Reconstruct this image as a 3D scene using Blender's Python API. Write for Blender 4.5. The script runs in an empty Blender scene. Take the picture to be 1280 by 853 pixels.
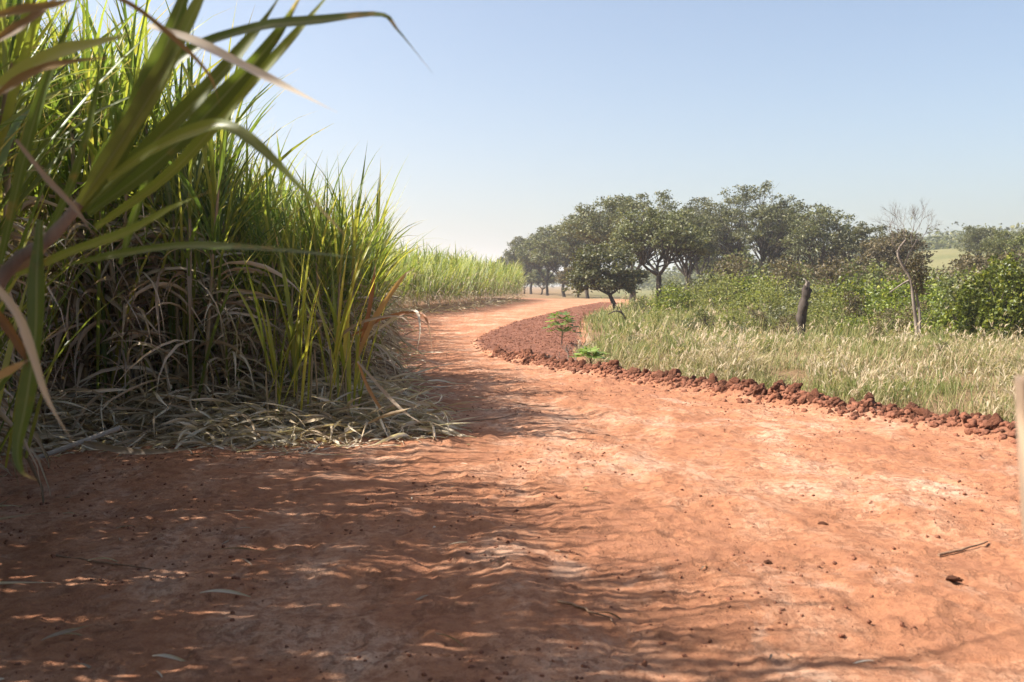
import bpy, math, random
import numpy as np
from mathutils import Vector
R = math.radians
rng = np.random.default_rng(11)
random.seed(5)
scene = bpy.context.scene
COL = scene.collection

# ------------------------------------------------------------------ camera maths
CAM_Z = 1.5
PITCH = math.atan(69.5 / 1244.0)
FPX = 1244.0
def ray(px, py):
    u, v = (px - 640) / FPX, (426.5 - py) / FPX
    return (u, math.cos(PITCH) + v * math.sin(PITCH), -math.sin(PITCH) + v * math.cos(PITCH))
def P(px, py, d):                      # the world point at distance d (along +Y) seen there in the photograph
    r = ray(px, py); k = d / r[1]
    return np.array((r[0] * k, d, CAM_Z + r[2] * k))
def G(px, py):
    r = ray(px, py); k = -CAM_Z / r[2]
    return np.array((r[0] * k, r[1] * k))

# ------------------------------------------------------------------ noise
def hash2(ix, iy, seed):
    h = (ix.astype(np.int64) * 374761393 + iy.astype(np.int64) * 668265263 + seed * 974711) & 0x7fffffff
    h = ((h ^ (h >> 13)) * 1274126177) & 0x7fffffff
    h = (h ^ (h >> 16)) & 0xffffff
    return h / float(0xffffff)
def vnoise(x, y, seed=0):
    x = np.asarray(x, float); y = np.asarray(y, float)
    ix = np.floor(x); iy = np.floor(y); fx = x - ix; fy = y - iy
    fx = fx * fx * fx * (fx * (fx * 6 - 15) + 10); fy = fy * fy * fy * (fy * (fy * 6 - 15) + 10)
    a = hash2(ix, iy, seed); b = hash2(ix + 1, iy, seed); c = hash2(ix, iy + 1, seed); d = hash2(ix + 1, iy + 1, seed)
    return (a * (1 - fx) + b * fx) * (1 - fy) + (c * (1 - fx) + d * fx) * fy
def fbm(x, y, oct=4, seed=0, gain=.5):
    s = 0; a = 1; t = 0
    ca, sa = math.cos(.6), math.sin(.6)
    for i in range(oct):
        s = s + a * vnoise(x, y, seed + i * 17); t += a
        x, y = (ca * x - sa * y) * 2.03 + 3.1, (sa * x + ca * y) * 2.03 + 1.7; a *= gain
    return s / t
def sstep(a, b, x):
    t = np.clip((x - a) / (b - a), 0, 1); return t * t * (3 - 2 * t)
def poly_sd(x, y, poly):               # signed distance to a polygon, negative inside
    x = np.asarray(x, float); y = np.asarray(y, float)
    d = np.full(x.shape, 1e9); ins = np.zeros(x.shape, bool)
    n = len(poly)
    for i in range(n):
        ax, ay = poly[i]; bx, by = poly[(i + 1) % n]
        ex, ey = bx - ax, by - ay
        t = np.clip(((x - ax) * ex + (y - ay) * ey) / (ex * ex + ey * ey), 0, 1)
        d = np.minimum(d, (x - ax - t * ex) ** 2 + (y - ay - t * ey) ** 2)
        c = ((ay > y) != (by > y)) & (x < (bx - ax) * (y - ay) / ((by - ay) if abs(by - ay) > 1e-9 else 1e-9) + ax)
        ins ^= c
    d = np.sqrt(d)
    return np.where(ins, -d, d)

# ------------------------------------------------------------------ plan of the place
CANE_EDGE = [(-2.6, -4), (-2.6, 1), (-2.85, 3), (-3.6, 5.5), (-4.6, 7.5), (-5.6, 9.0), (-5.2, 9.75), (-3.6, 10.25), (-2.1, 10.75), (-1.75, 11.5), (-1.95, 14), (-2.5, 17),
             (-3.3, 24), (-4.5, 35), (-5.6, 47), (-3.9, 56), (-1.9, 72), (1.0, 99), (0.2, 112), (-6, 140)]
CANE_POLY = CANE_EDGE + [(-32, 210), (-510, 2500), (-2600, 2500), (-2600, -4)]
BERM = [(7.6, 4.5), (5.45, 8.8), (4.75, 9.95), (3.1, 13.3), (1.25, 17.3), (0.2, 19.8)]
TILLED = [(-0.05, 19.9), (-0.72, 23), (-1.0, 26), (-.83, 29.6), (0, 39), (2.1, 53), (4.4, 69), (7.5, 85), (9.5, 83), (6.4, 66), (3.6, 49), (2.1, 32), (1.75, 25.6), (1.1, 19.3), (0.6, 18.7)]
GRASS_POLY = [(7.95, 4.5), (5.75, 8.9), (5.05, 10.1), (3.4, 13.5), (1.6, 17.6), (1.15, 19.5), (1.8, 25.6), (2.15, 32), (3.7, 49), (6.5, 66), (9.6, 83),
              (13, 97), (14, 106), (3, 113), (-7, 140), (-30, 210), (-500, 2500), (2600, 2500), (2600, 4.5)]

def line_dist(x, y, pts):
    d = np.full(np.shape(x), 1e9)
    for (ax, ay), (bx, by) in zip(pts, pts[1:]):
        ex, ey = bx - ax, by - ay
        t = np.clip(((x - ax) * ex + (y - ay) * ey) / (ex * ex + ey * ey), 0, 1)
        d = np.minimum(d, (x - ax - t * ex) ** 2 + (y - ay - t * ey) ** 2)
    return np.sqrt(d)

def hills(x, y):
    r = np.hypot(x, y)
    side = sstep(.16, .42, x / np.maximum(r, 1e-3))
    h = side * (9.0 * sstep(110, 250, r) + 4 * sstep(260, 420, r))
    h = h + side * 26 * sstep(420, 900, r) * (.4 + .6 * vnoise(x / 210., y / 210., 9))
    return h * (1 - sstep(1200, 2400, r)) * (.85 + .3 * vnoise(x / 90., y / 90., 5))

def height(x, y):
    x = np.asarray(x, float); y = np.asarray(y, float)
    r = np.hypot(x, y)
    near = 1 - sstep(40, 90, r)
    cs = poly_sd(x, y, CANE_POLY); ts = poly_sd(x, y, TILLED); gs = poly_sd(x, y, GRASS_POLY)
    cane = sstep(.5, -.6, cs)
    till = sstep(.12, -.18, ts + .25 * (vnoise(x * 2.2, y * 2.2, 3) - .5))
    grass = sstep(.1, -.3, gs)
    # road: gentle dips, crusted terraces, small lumps
    u = x * .92 + y * .39; v = -x * .39 + y * .92
    h = .03 * (fbm(u * .4, v * .3, 3, 21) - .5)
    n = fbm(x * 1.7, y * 1.25, 4, 33)
    ter = n * 7; fl = np.floor(ter); h = h + near * .006 * (fl + sstep(.8, 1.0, ter - fl) - 3)
    h = h + near * .007 * (fbm(x * 5.5, y * 5.5, 4, 55, .6) - .5) + near * .008 * (vnoise(x * 17, y * 17, 61) - .5)
    rid = 1 - np.abs(2 * fbm(x * 1.3, y * 1.0, 3, 81) - 1); h = h + near * .006 * (sstep(.9, .97, rid) - .3)
    cru = fbm(x * 2.6 + 5, y * 1.9, 5, 101, .6); h = h + near * .009 * (sstep(.50, .515, cru) + sstep(.60, .612, cru) - .6)
    pit = fbm(x * 4.2 + 3, y * 3.2, 4, 77, .6); h = h - near * .018 * sstep(.64, .70, pit) + near * .012 * sstep(.34, .31, pit)
    # shallow wheel tracks that follow the bend
    rd = line_dist(x, y, [(2.9, 1), (2.3, 6), (.8, 11), (-.9, 17), (-2.0, 23), (-2.4, 28)])
    h = h - near * .018 * np.exp(-((rd - .0) / .28) ** 2) + near * .02 * np.exp(-((rd - .45) / .2) ** 2)
    rd2 = line_dist(x, y, [(.9, 1), (.5, 5), (-.2, 9.5), (-1.0, 13)])
    h = h + near * .006 * np.sin(6.2832 * (y + .5 * np.abs(x + .2)) / .14) * np.exp(-(rd2 / .22) ** 2) * sstep(.45, .6, vnoise(x * .9, y * .9, 93))
    h = h - near * .010 * np.exp(-(rd2 / .3) ** 2) + near * .008 * np.exp(-((rd2 - .5) / .2) ** 2)
    h = h + cane * (.11 + .06 * (vnoise(x * 2, y * 2, 8) - .5))
    h = h + till * (.06 + .09 * (fbm(x * 3.2, y * 3.2, 4, 91, .65) - .45))
    bd = line_dist(x, y, BERM)
    h = h + .13 * np.exp(-(bd / .2) ** 2) * (.35 + 1.3 * fbm(x * 3.6, y * 3.6, 3, 44))
    h = h + grass * .05 * (vnoise(x * .8, y * .8, 71) - .3)
    return h + hills(x, y)
def gz(x, y): return float(height(np.array([x]), np.array([y]))[0])

# ------------------------------------------------------------------ mesh building
class MB:
    def __init__(s): s.v = []; s.q = []; s.n = 0; s.a = []; s.m = []; s.u = None
    def add(s, v, f, a=None, m=0):
        v = np.asarray(v, float).reshape(-1, 3); f = np.asarray(f, int)
        if f.size == 0: return
        s.v.append(v); s.q.append(f + s.n); s.n += len(v)
        s.a.append(np.zeros(len(v)) if a is None else np.asarray(a, float).reshape(-1))
        s.m.append(np.full(len(f), m, int))
    def arrays(s):
        return np.concatenate(s.v), s.q, np.concatenate(s.a), s.m
    def mesh(s, name, mats, smooth=True):
        me = bpy.data.meshes.new(name)
        v = np.concatenate(s.v); a = np.concatenate(s.a)
        loops = np.concatenate([f.reshape(-1) for f in s.q])
        sizes = np.concatenate([np.full(len(f), f.shape[1], int) for f in s.q])
        me.vertices.add(len(v)); me.vertices.foreach_set('co', v.astype(np.float32).reshape(-1))
        me.loops.add(len(loops)); me.loops.foreach_set('vertex_index', loops.astype(np.int32))
        me.polygons.add(len(sizes))
        me.polygons.foreach_set('loop_start', (np.cumsum(sizes) - sizes).astype(np.int32))
        mm = np.concatenate(s.m).astype(np.int32)
        for m in mats: me.materials.append(m)
        me.polygons.foreach_set('material_index', mm)
        me.polygons.foreach_set('use_smooth', np.full(len(sizes), smooth))
        at = me.attributes.new('t', 'FLOAT', 'POINT'); at.data.foreach_set('value', a.astype(np.float32))
        if s.u is not None:
            au = me.attributes.new('u', 'FLOAT', 'POINT'); au.data.foreach_set('value', np.asarray(s.u, np.float32))
        me.update(calc_edges=True); me.validate()
        return me

def link(name, me, parent=None, loc=None):
    o = bpy.data.objects.new(name, me); COL.objects.link(o)
    if parent is not None: o.parent = parent
    if loc is not None: o.location = [float(c) for c in loc]
    return o
def tag(o, label=None, cat=None, group=None, kind=None):
    if label: o['label'] = label
    if cat: o['category'] = cat
    if group: o['group'] = group
    if kind: o['kind'] = kind
    return o
def thing(name, label, cat, loc=(0, 0, 0), rz=0, group=None):
    o = link(name, None, None, loc); o.rotation_euler = (0, 0, rz); o.empty_display_size = .1
    return tag(o, label, cat, group)
def dup(root, loc, rz=0, sc=1, tilt=(0, 0), label=None, group=None):
    r = root.copy(); COL.objects.link(r); r.location = [float(c) for c in loc]; r.rotation_euler = (tilt[0], tilt[1], rz)
    r.scale = (sc, sc, sc) if np.isscalar(sc) else sc
    if label: r['label'] = label
    if group: r['group'] = group
    for ch in list(root.children):
        c = ch.copy(); COL.objects.link(c); c.parent = r
        for g in ch.children:
            d = g.copy(); COL.objects.link(d); d.parent = c
    return r

def ribbon_verts(p0, az, elev, L, W, droop, seg=6, twist=None, fold=.18, power=1.5, sway=None, cross=3, base=.55, kink=None):
    """N long blades: base points, heading, starting elevation, length, width, total droop; returns verts (N,seg+1,cross,3), t, quads."""
    N = len(az); s = np.linspace(0, 1, seg + 1)
    sm = (s[:-1] + s[1:]) / 2
    e = elev[:, None] - droop[:, None] * sm[None] ** power
    if kink is not None:
        e = e - kink[0][:, None] * sstep(0, .12, sm[None] - kink[1][:, None])
    a = az[:, None] + (0 if sway is None else sway[:, None] * sm[None])
    dl = (L / seg)[:, None]
    st = np.stack([np.cos(e) * np.cos(a) * dl, np.cos(e) * np.sin(a) * dl, np.sin(e) * dl], -1)
    pos = np.concatenate([np.zeros((N, 1, 3)), np.cumsum(st, 1)], 1) + p0[:, None, :]
    ee = np.concatenate([e[:, :1], (e[:, :-1] + e[:, 1:]) / 2, e[:, -1:]], 1)
    aa = np.broadcast_to(a, e.shape); aa = np.concatenate([aa[:, :1], (aa[:, :-1] + aa[:, 1:]) / 2, aa[:, -1:]], 1)
    T = np.stack([np.cos(ee) * np.cos(aa), np.cos(ee) * np.sin(aa), np.sin(ee)], -1)
    S = np.stack([-np.sin(aa), np.cos(aa), np.zeros_like(aa)], -1)
    Nn = np.cross(T, S)
    tw = (np.zeros(N) if twist is None else twist)[:, None] * s[None]
    c, n = np.cos(tw)[..., None], np.sin(tw)[..., None]
    S2 = S * c + Nn * n; N2 = Nn * c - S * n
    prof = np.minimum(1, base + (1 - base) * sstep(0, .25, s)) * (1 - sstep(.45, 1.0, s) ** 1.25 * .97)
    w = (W[:, None] * prof[None] / 2)[..., None]
    if cross == 3:
        v = np.stack([pos - S2 * w + N2 * w * fold * 2, pos, pos + S2 * w + N2 * w * fold * 2], 2)
    else:
        v = np.stack([pos - S2 * w, pos + S2 * w], 2)
    K = cross
    idx = np.arange(N * (seg + 1) * K).reshape(N, seg + 1, K)
    q = np.stack([idx[:, :-1, :-1], idx[:, :-1, 1:], idx[:, 1:, 1:], idx[:, 1:, :-1]], -1).reshape(-1, 4)
    t = np.broadcast_to(s[None, :, None], (N, seg + 1, K))
    return v, t, q
def ribbons(mb, *a, m=0, floor=None, **k):
    v, t, q = ribbon_verts(*a, **k)
    v = v.reshape(-1, 3)
    if floor is not None:
        g = height(v[:, 0], v[:, 1]) + floor
        v[:, 2] = np.maximum(v[:, 2], g + .012 * rng.random(len(v)))
    mb.add(v, q, t, m)

def catmull(pts, n):
    p = np.asarray(pts, float); p = np.concatenate([[2 * p[0] - p[1]], p, [2 * p[-1] - p[-2]]])
    out = []
    segs = len(p) - 3
    for k in range(n + 1):
        u = k / n * segs; i = min(int(u), segs - 1); t = u - i
        a, b, c, d = p[i:i + 4]
        out.append(.5 * ((2 * b) + (-a + c) * t + (2 * a - 5 * b + 4 * c - d) * t * t + (-a + 3 * b - 3 * c + d) * t ** 3))
    return np.array(out)
def blade(mb, pts, W, n=18, fold=.2, face=(0.25, -1, .35), twist=0., base=.5, m=0, tipstart=.45):
    """one explicit blade along a smooth curve; 'face' is roughly where its upper side looks."""
    p = catmull(pts, n); T = np.gradient(p, axis=0); T /= np.linalg.norm(T, axis=1)[:, None]
    f = np.asarray(face, float); S = np.cross(T, f); S /= np.linalg.norm(S, axis=1)[:, None] + 1e-9
    Nn = np.cross(S, T); s = np.linspace(0, 1, n + 1)
    tw = twist * s; c, q_ = np.cos(tw)[:, None], np.sin(tw)[:, None]
    S, Nn = S * c + Nn * q_, Nn * c - S * q_
    prof = np.minimum(1, base + (1 - base) * sstep(0, .25, s)) * (1 - sstep(tipstart, 1, s) ** 1.2 * .97)
    w = (W * prof / 2)[:, None]
    wob = 1 + .10 * np.sin(s * 21 + W * 900)[:, None]
    offs = [(-1, .35), (-.5, .12), (0, -.05), (.5, .12), (1, .35)]
    v = np.stack([p + S * w * o * wob + Nn * w * h * fold * 4 for o, h in offs], 1)
    idx = np.arange((n + 1) * 5).reshape(n + 1, 5)
    q = np.stack([idx[:-1, :-1], idx[:-1, 1:], idx[1:, 1:], idx[1:, :-1]], -1).reshape(-1, 4)
    mb.add(v, q, np.broadcast_to(s[:, None], (n + 1, 5)), m); mb.u = np.tile([-1, -.5, 0, .5, 1], n + 1)
def tube(mb, pts, rad, sides=6, m=0, cap=True, wob=0.):
    p = np.asarray(pts, float); n = len(p); rad = np.broadcast_to(np.asarray(rad, float), (n,))
    T = np.gradient(p, axis=0); T /= np.linalg.norm(T, axis=1)[:, None] + 1e-9
    ref = np.array((.31, .87, .38)) if abs(T[0] @ np.array((.31, .87, .38))) < .9 else np.array((1., 0, 0))
    A = np.cross(T, ref); A /= np.linalg.norm(A, axis=1)[:, None] + 1e-9; B = np.cross(T, A)
    th = np.arange(sides) * 2 * math.pi / sides
    rr = rad[:, None] * (1 + (wob * (rng.random((n, sides)) - .5) if wob else 0))
    v = p[:, None] + rr[..., None] * (A[:, None] * np.cos(th)[None, :, None] + B[:, None] * np.sin(th)[None, :, None])
    idx = np.arange(n * sides).reshape(n, sides); nx = np.roll(idx, -1, 1)
    q = np.stack([idx[:-1], nx[:-1], nx[1:], idx[1:]], -1).reshape(-1, 4)
    mb.add(v, q, np.repeat(np.linspace(0, 1, n), sides), m)
    if cap:
        mb.add(v[-1], np.arange(sides)[None], np.ones(sides), m)
        mb.add(v[0][::-1], np.arange(sides)[None], np.zeros(sides), m)
def leaf_cards(mb, c, size, m=0, flat=.5, aspect=1.7):
    """small bent leaf sprigs (two quads each), scattered at centres c"""
    N = len(c)
    d = rng.normal(size=(N, 3)); d[:, 2] *= flat; d /= np.linalg.norm(d, axis=1)[:, None]
    e = rng.normal(size=(N, 3)); e -= d * (e * d).sum(1)[:, None]; e /= np.linalg.norm(e, axis=1)[:, None]
    n = np.cross(d, e)
    L = (size * (.6 + .8 * rng.random(N)))[:, None]; W = L / aspect
    b = .35 * W
    v = np.stack([c - d * L * .5, c + e * W * .5 + n * b, c + d * L * .5, c - e * W * .5 + n * b], 1)
    idx = np.arange(N * 4).reshape(N, 4)
    q = np.concatenate([idx[:, [0, 1, 2]], idx[:, [0, 2, 3]]])
    mb.add(v, q, np.repeat(rng.random(N), 4), m)

# ------------------------------------------------------------------ materials
def newmat(name):
    m = bpy.data.materials.new(name); m.use_nodes = True
    nt = m.node_tree; nt.nodes.clear()
    out = nt.nodes.new('ShaderNodeOutputMaterial')
    return m, nt, out
def nd(nt, typ, **kw):
    n = nt.nodes.new(typ)
    for k, v in kw.items():
        if k.startswith('i_'):
            n.inputs[k[2:].replace('_', ' ')].default_value = v
        else: setattr(n, k, v)
    return n
def rgb(c): return (c[0], c[1], c[2], 1)
def ramp(nt, fac, stops, interp='LINEAR'):
    r = nt.nodes.new('ShaderNodeValToRGB'); r.color_ramp.interpolation = interp
    el = r.color_ramp.elements
    while len(el) < len(stops): el.new(.5)
    for e, (p, c) in zip(el, stops): e.position = p; e.color = rgb(c)
    nt.links.new(fac, r.inputs[0]); return r.outputs[0]
def mix(nt, f, a, b, mode='MIX'):
    n = nt.nodes.new('ShaderNodeMix'); n.data_type = 'RGBA'; n.blend_type = mode
    for s, v in ((n.inputs[0], f), (n.inputs[6], a), (n.inputs[7], b)):
        if isinstance(v, (int, float)): s.default_value = v
        elif isinstance(v, tuple): s.default_value = rgb(v)
        else: nt.links.new(v, s)
    return n.outputs[2]
def noise(nt, vec, scale, detail=4, rough=.55, dist=0.):
    n = nd(nt, 'ShaderNodeTexNoise'); n.inputs['Scale'].default_value = scale; n.inputs['Detail'].default_value = detail
    n.inputs['Roughness'].default_value = rough; n.inputs['Distortion'].default_value = dist
    nt.links.new(vec, n.inputs['Vector']); return n.outputs['Fac']
def mathn(nt, op, a, b=None, clamp=False):
    n = nt.nodes.new('ShaderNodeMath'); n.operation = op; n.use_clamp = clamp
    for s, v in zip(n.inputs, (a, b)):
        if v is None: continue
        if isinstance(v, (int, float)): s.default_value = v
        else: nt.links.new(v, s)
    return n.outputs[0]

def leaf_mat(name, stops, transl=.4, tcol=1.6, rough=.45, spec=.35, tip=None, tip_from=.75, veins=False, ovar=.7):
    """stops: colours from which every single blade takes one; tip: colour of dried tips."""
    m, nt, out = newmat(name); L = nt.links.new
    geo = nd(nt, 'ShaderNodeNewGeometry'); oi = nd(nt, 'ShaderNodeObjectInfo')
    f = mathn(nt, 'FRACT', mathn(nt, 'ADD', geo.outputs['Random Per Island'], oi.outputs['Random']))
    col = ramp(nt, f, stops)
    at = nd(nt, 'ShaderNodeAttribute'); at.attribute_name = 't'
    tc = nd(nt, 'ShaderNodeTexCoord')
    mott = noise(nt, tc.outputs['Object'], 14, 3)
    if veins:
        ac = nd(nt, 'ShaderNodeAttribute'); ac.attribute_name = 'u'
        st = mathn(nt, 'SINE', mathn(nt, 'MULTIPLY', ac.outputs['Fac'], 60))
        mid = nd(nt, 'ShaderNodeMapRange'); L(mathn(nt, 'ABSOLUTE', ac.outputs['Fac']), mid.inputs['Value']); mid.inputs['From Min'].default_value = .13; mid.inputs['From Max'].default_value = .03
        col = mix(nt, mathn(nt, 'MULTIPLY', mathn(nt, 'ADD', st, 1.), .22), col, (.05, .075, .015)); col = mix(nt, mathn(nt, 'MULTIPLY', mid.outputs[0], .55), col, (.30, .31, .16))
    col = mix(nt, mathn(nt, 'MULTIPLY', mott, .5), col, mix(nt, .5, col, (.5, .5, .45), 'MULTIPLY'))
    col = mix(nt, mathn(nt, 'MULTIPLY', oi.outputs['Random'], ovar), col, mix(nt, 1., col, (.55, .5, .55), 'MULTIPLY'))
    if veins:
        bl = ramp(nt, noise(nt, tc.outputs['Object'], 5.5, 5, .7), [(.60, (0, 0, 0)), (.70, (1, 1, 1))]); col = mix(nt, mathn(nt, 'MULTIPLY', bl, .7), col, (.24, .15, .05))
    if tip is not None:
        mr = nd(nt, 'ShaderNodeMapRange'); mr.inputs['From Min'].default_value = tip_from; mr.inputs['From Max'].default_value = 1.
        L(mathn(nt, 'ADD', at.outputs['Fac'], mathn(nt, 'MULTIPLY', mathn(nt, 'SUBTRACT', mott, .5), .7)), mr.inputs['Value'])
        col = mix(nt, mr.outputs[0], col, tip)
    p = nd(nt, 'ShaderNodeBsdfPrincipled'); p.inputs['Roughness'].default_value = rough
    p.inputs['Specular IOR Level'].default_value = spec
    L(col, p.inputs['Base Color'])
    tr = nd(nt, 'ShaderNodeBsdfTranslucent')
    tcn = mix(nt, 1., col, (tcol, tcol, tcol * .55), 'MULTIPLY'); L(tcn, tr.inputs['Color'])
    mx = nd(nt, 'ShaderNodeMixShader'); mx.inputs[0].default_value = transl
    L(p.outputs[0], mx.inputs[1]); L(tr.outputs[0], mx.inputs[2]); L(mx.outputs[0], out.inputs['Surface'])
    return m

def bark_mat(name, a, b, scale=8, stretch=.25, bump=.5):
    m, nt, out = newmat(name); L = nt.links.new
    tc = nd(nt, 'ShaderNodeTexCoord'); mp = nd(nt, 'ShaderNodeMapping'); mp.inputs['Scale'].default_value = (1, 1, stretch)
    L(tc.outputs['Object'], mp.inputs['Vector'])
    n = noise(nt, mp.outputs[0], scale, 6, .65, .5)
    col = ramp(nt, n, [(.3, a), (.7, b)])
    p = nd(nt, 'ShaderNodeBsdfPrincipled'); p.inputs['Roughness'].default_value = .9; p.inputs['Specular IOR Level'].default_value = .15
    L(col, p.inputs['Base Color'])
    bp = nd(nt, 'ShaderNodeBump'); bp.inputs['Strength'].default_value = bump; bp.inputs['Distance'].default_value = .03
    L(n, bp.inputs['Height']); L(bp.outputs[0], p.inputs['Normal']); L(p.outputs[0], out.inputs['Surface'])
    return m

SOIL_D, SOIL_M, SOIL_L, SOIL_P = (.20, .085, .05), (.31, .140, .078), (.45, .235, .138), (.56, .365, .25)
def ground_mat():
    m, nt, out = newmat('red_soil'); L = nt.links.new
    tc = nd(nt, 'ShaderNodeTexCoord'); V = tc.outputs['Object']
    mp = nd(nt, 'ShaderNodeMapping'); mp.inputs['Rotation'].default_value = (0, 0, R(-23)); mp.inputs['Scale'].default_value = (1, .55, 1)
    L(V, mp.inputs['Vector']); S = mp.outputs[0]
    big = noise(nt, S, .55, 5, .6, .3); mid = noise(nt, S, 2.6, 8, .66, .15); fine = noise(nt, V, 13, 7, .72); grit = noise(nt, V, 85, 5, .75)
    road = ramp(nt, mathn(nt, 'ADD', mathn(nt, 'MULTIPLY', big, .5), mathn(nt, 'MULTIPLY', mid, .5)),
                [(.38, SOIL_M), (.47, (.37, .165, .085)), (.54, SOIL_L), (.63, SOIL_P)])
    road = mix(nt, mathn(nt, 'MULTIPLY', ramp(nt, fine, [(.46, (0, 0, 0)), (.60, (1, 1, 1))]), .7), road, (.24, .098, .052))
    pal = ramp(nt, noise(nt, S, 1.2, 8, .7, .35), [(.56, (0, 0, 0)), (.64, (1, 1, 1))])
    road = mix(nt, mathn(nt, 'MULTIPLY', pal, .42), road, (.58, .40, .285))
    road = mix(nt, mathn(nt, 'MULTIPLY', ramp(nt, grit, [(.36, (1, 1, 1)), (.5, (0, 0, 0))]), .5), road, (.19, .085, .05))
    flk = noise(nt, S, 5.2, 9, .74); flake = ramp(nt, flk, [(.545, (0, 0, 0)), (.585, (1, 1, 1))])
    msk = ramp(nt, noise(nt, V, .9, 4, .6), [(.40, (0, 0, 0)), (.58, (1, 1, 1))])
    flm = mathn(nt, 'MULTIPLY', mathn(nt, 'ADD', mathn(nt, 'MULTIPLY', msk, .6), .2), flake)
    road = mix(nt, mathn(nt, 'MULTIPLY', flm, .8), road, (.27, .118, .066))
    at = nd(nt, 'ShaderNodeAttribute'); at.attribute_name = 'zone'
    sep = nd(nt, 'ShaderNodeSeparateColor'); L(at.outputs['Color'], sep.inputs[0])
    till = ramp(nt, fine, [(.3, (.115, .047, .031)), (.55, (.185, .08, .05)), (.75, (.26, .12, .078))])
    under = ramp(nt, fine, [(.35, (.13, .075, .04)), (.65, (.24, .16, .085))])
    canefl = ramp(nt, fine, [(.35, (.16, .08, .05)), (.65, (.30, .19, .12))])
    field = ramp(nt, noise(nt, V, .08, 5, .6), [(.35, (.10, .105, .04)), (.6, (.16, .145, .065)), (.75, (.115, .105, .045))])
    c = mix(nt, sep.outputs[0], road, till); c = mix(nt, sep.outputs[1], c, under)
    al = nd(nt, 'ShaderNodeAttribute'); al.attribute_name = 'far'
    c = mix(nt, sep.outputs[2], c, canefl); c = mix(nt, al.outputs['Fac'], c, field)
    p = nd(nt, 'ShaderNodeBsdfPrincipled'); p.inputs['Roughness'].default_value = .95; p.inputs['Specular IOR Level'].default_value = .12
    L(c, p.inputs['Base Color'])
    hsum = mathn(nt, 'ADD', mathn(nt, 'MULTIPLY', fine, 1.0), mathn(nt, 'MULTIPLY', grit, .55))
    hsum = mathn(nt, 'ADD', hsum, mathn(nt, 'MULTIPLY', noise(nt, S, 4.2, 8, .68, .1), 1.3))
    hsum = mathn(nt, 'ADD', hsum, mathn(nt, 'MULTIPLY', flake, -.35))
    bp = nd(nt, 'ShaderNodeBump'); bp.inputs['Strength'].default_value = .85; bp.inputs['Distance'].default_value = .024
    L(hsum, bp.inputs['Height']); L(bp.outputs[0], p.inputs['Normal']); L(p.outputs[0], out.inputs['Surface'])
    return m
def clod_mat(name='clod_soil'):
    m, nt, out = newmat(name); L = nt.links.new
    tc = nd(nt, 'ShaderNodeTexCoord'); oi = nd(nt, 'ShaderNodeObjectInfo'); geo = nd(nt, 'ShaderNodeNewGeometry')
    n = noise(nt, tc.outputs['Object'], 9, 6, .7)
    col = ramp(nt, n, [(.3, (.11, .046, .030)), (.55, (.18, .078, .048)), (.75, (.27, .128, .078))])
    rr = mathn(nt, 'FRACT', mathn(nt, 'ADD', oi.outputs['Random'], geo.outputs['Random Per Island']))
    col = mix(nt, mathn(nt, 'MULTIPLY', rr, .55), col, (.21, .08, .045))
    p = nd(nt, 'ShaderNodeBsdfPrincipled'); p.inputs['Roughness'].default_value = .95; p.inputs['Specular IOR Level'].default_value = .1
    L(col, p.inputs['Base Color'])
    bp = nd(nt, 'ShaderNodeBump'); bp.inputs['Strength'].default_value = 1.; bp.inputs['Distance'].default_value = .05
    L(noise(nt, tc.outputs['Object'], 6, 5, .7), bp.inputs['Height']); L(bp.outputs[0], p.inputs['Normal']); L(p.outputs[0], out.inputs['Surface'])
    return m

M_SOIL = ground_mat(); M_CLOD = clod_mat()
M_CANE = leaf_mat('cane_leaf', [(0, (.085, .135, .030)), (.4, (.145, .20, .038)), (.7, (.23, .27, .048)), (1, (.36, .34, .075))], .45, 1.75, .42, .4, tip=(.42, .32, .17), tip_from=.86)
M_CANE_N = leaf_mat('cane_leaf_broad', [(0, (.10, .145, .032)), (.5, (.15, .20, .04)), (1, (.23, .26, .055))], .5, 1.8, .4, .4, tip=(.40, .30, .16), tip_from=.84, veins=True)
M_CANE_Y = leaf_mat('cane_leaf_yellow', [(0, (.26, .30, .045)), (.6, (.40, .40, .06)), (1, (.52, .42, .09))], .5, 1.6, .42, .35, tip=(.45, .27, .12), tip_from=.8)
M_CANE_FAR = leaf_mat('cane_leaf_far', [(0, (.13, .18, .045)), (.5, (.21, .26, .055)), (1, (.32, .33, .085))], .4, 1.6, .5, .3, tip=(.42, .36, .17), tip_from=.85)
M_DRY = leaf_mat('dry_cane_leaf', [(0, (.20, .135, .085)), (.3, (.42, .32, .21)), (.65, (.58, .475, .34)), (1, (.74, .66, .53))], .32, 1.1, .55, .3)
M_LITTER = leaf_mat('fallen_dry_leaf', [(0, (.30, .215, .135)), (.3, (.50, .39, .265)), (.65, (.64, .53, .38)), (1, (.76, .68, .54))], .3, 1.1, .55, .25)
M_RUST = leaf_mat('rust_cane_leaf', [(0, (.34, .13, .05)), (.6, (.46, .21, .085)), (1, (.50, .32, .15))], .4, 1.4, .5, .3, tip=(.55, .45, .33), tip_from=.7)
M_BROWN = leaf_mat('brown_cane_leaf', [(0, (.10, .05, .02)), (.6, (.17, .085, .03)), (1, (.24, .15, .045))], .45, 1.8, .5, .3)
M_STALK = bark_mat('cane_stalk', (.16, .13, .07), (.34, .27, .17), 9, .2, .2)
M_STALKP = bark_mat('cane_stalk_purple', (.10, .078, .062), (.235, .19, .15), 9, .15, .15)

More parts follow.
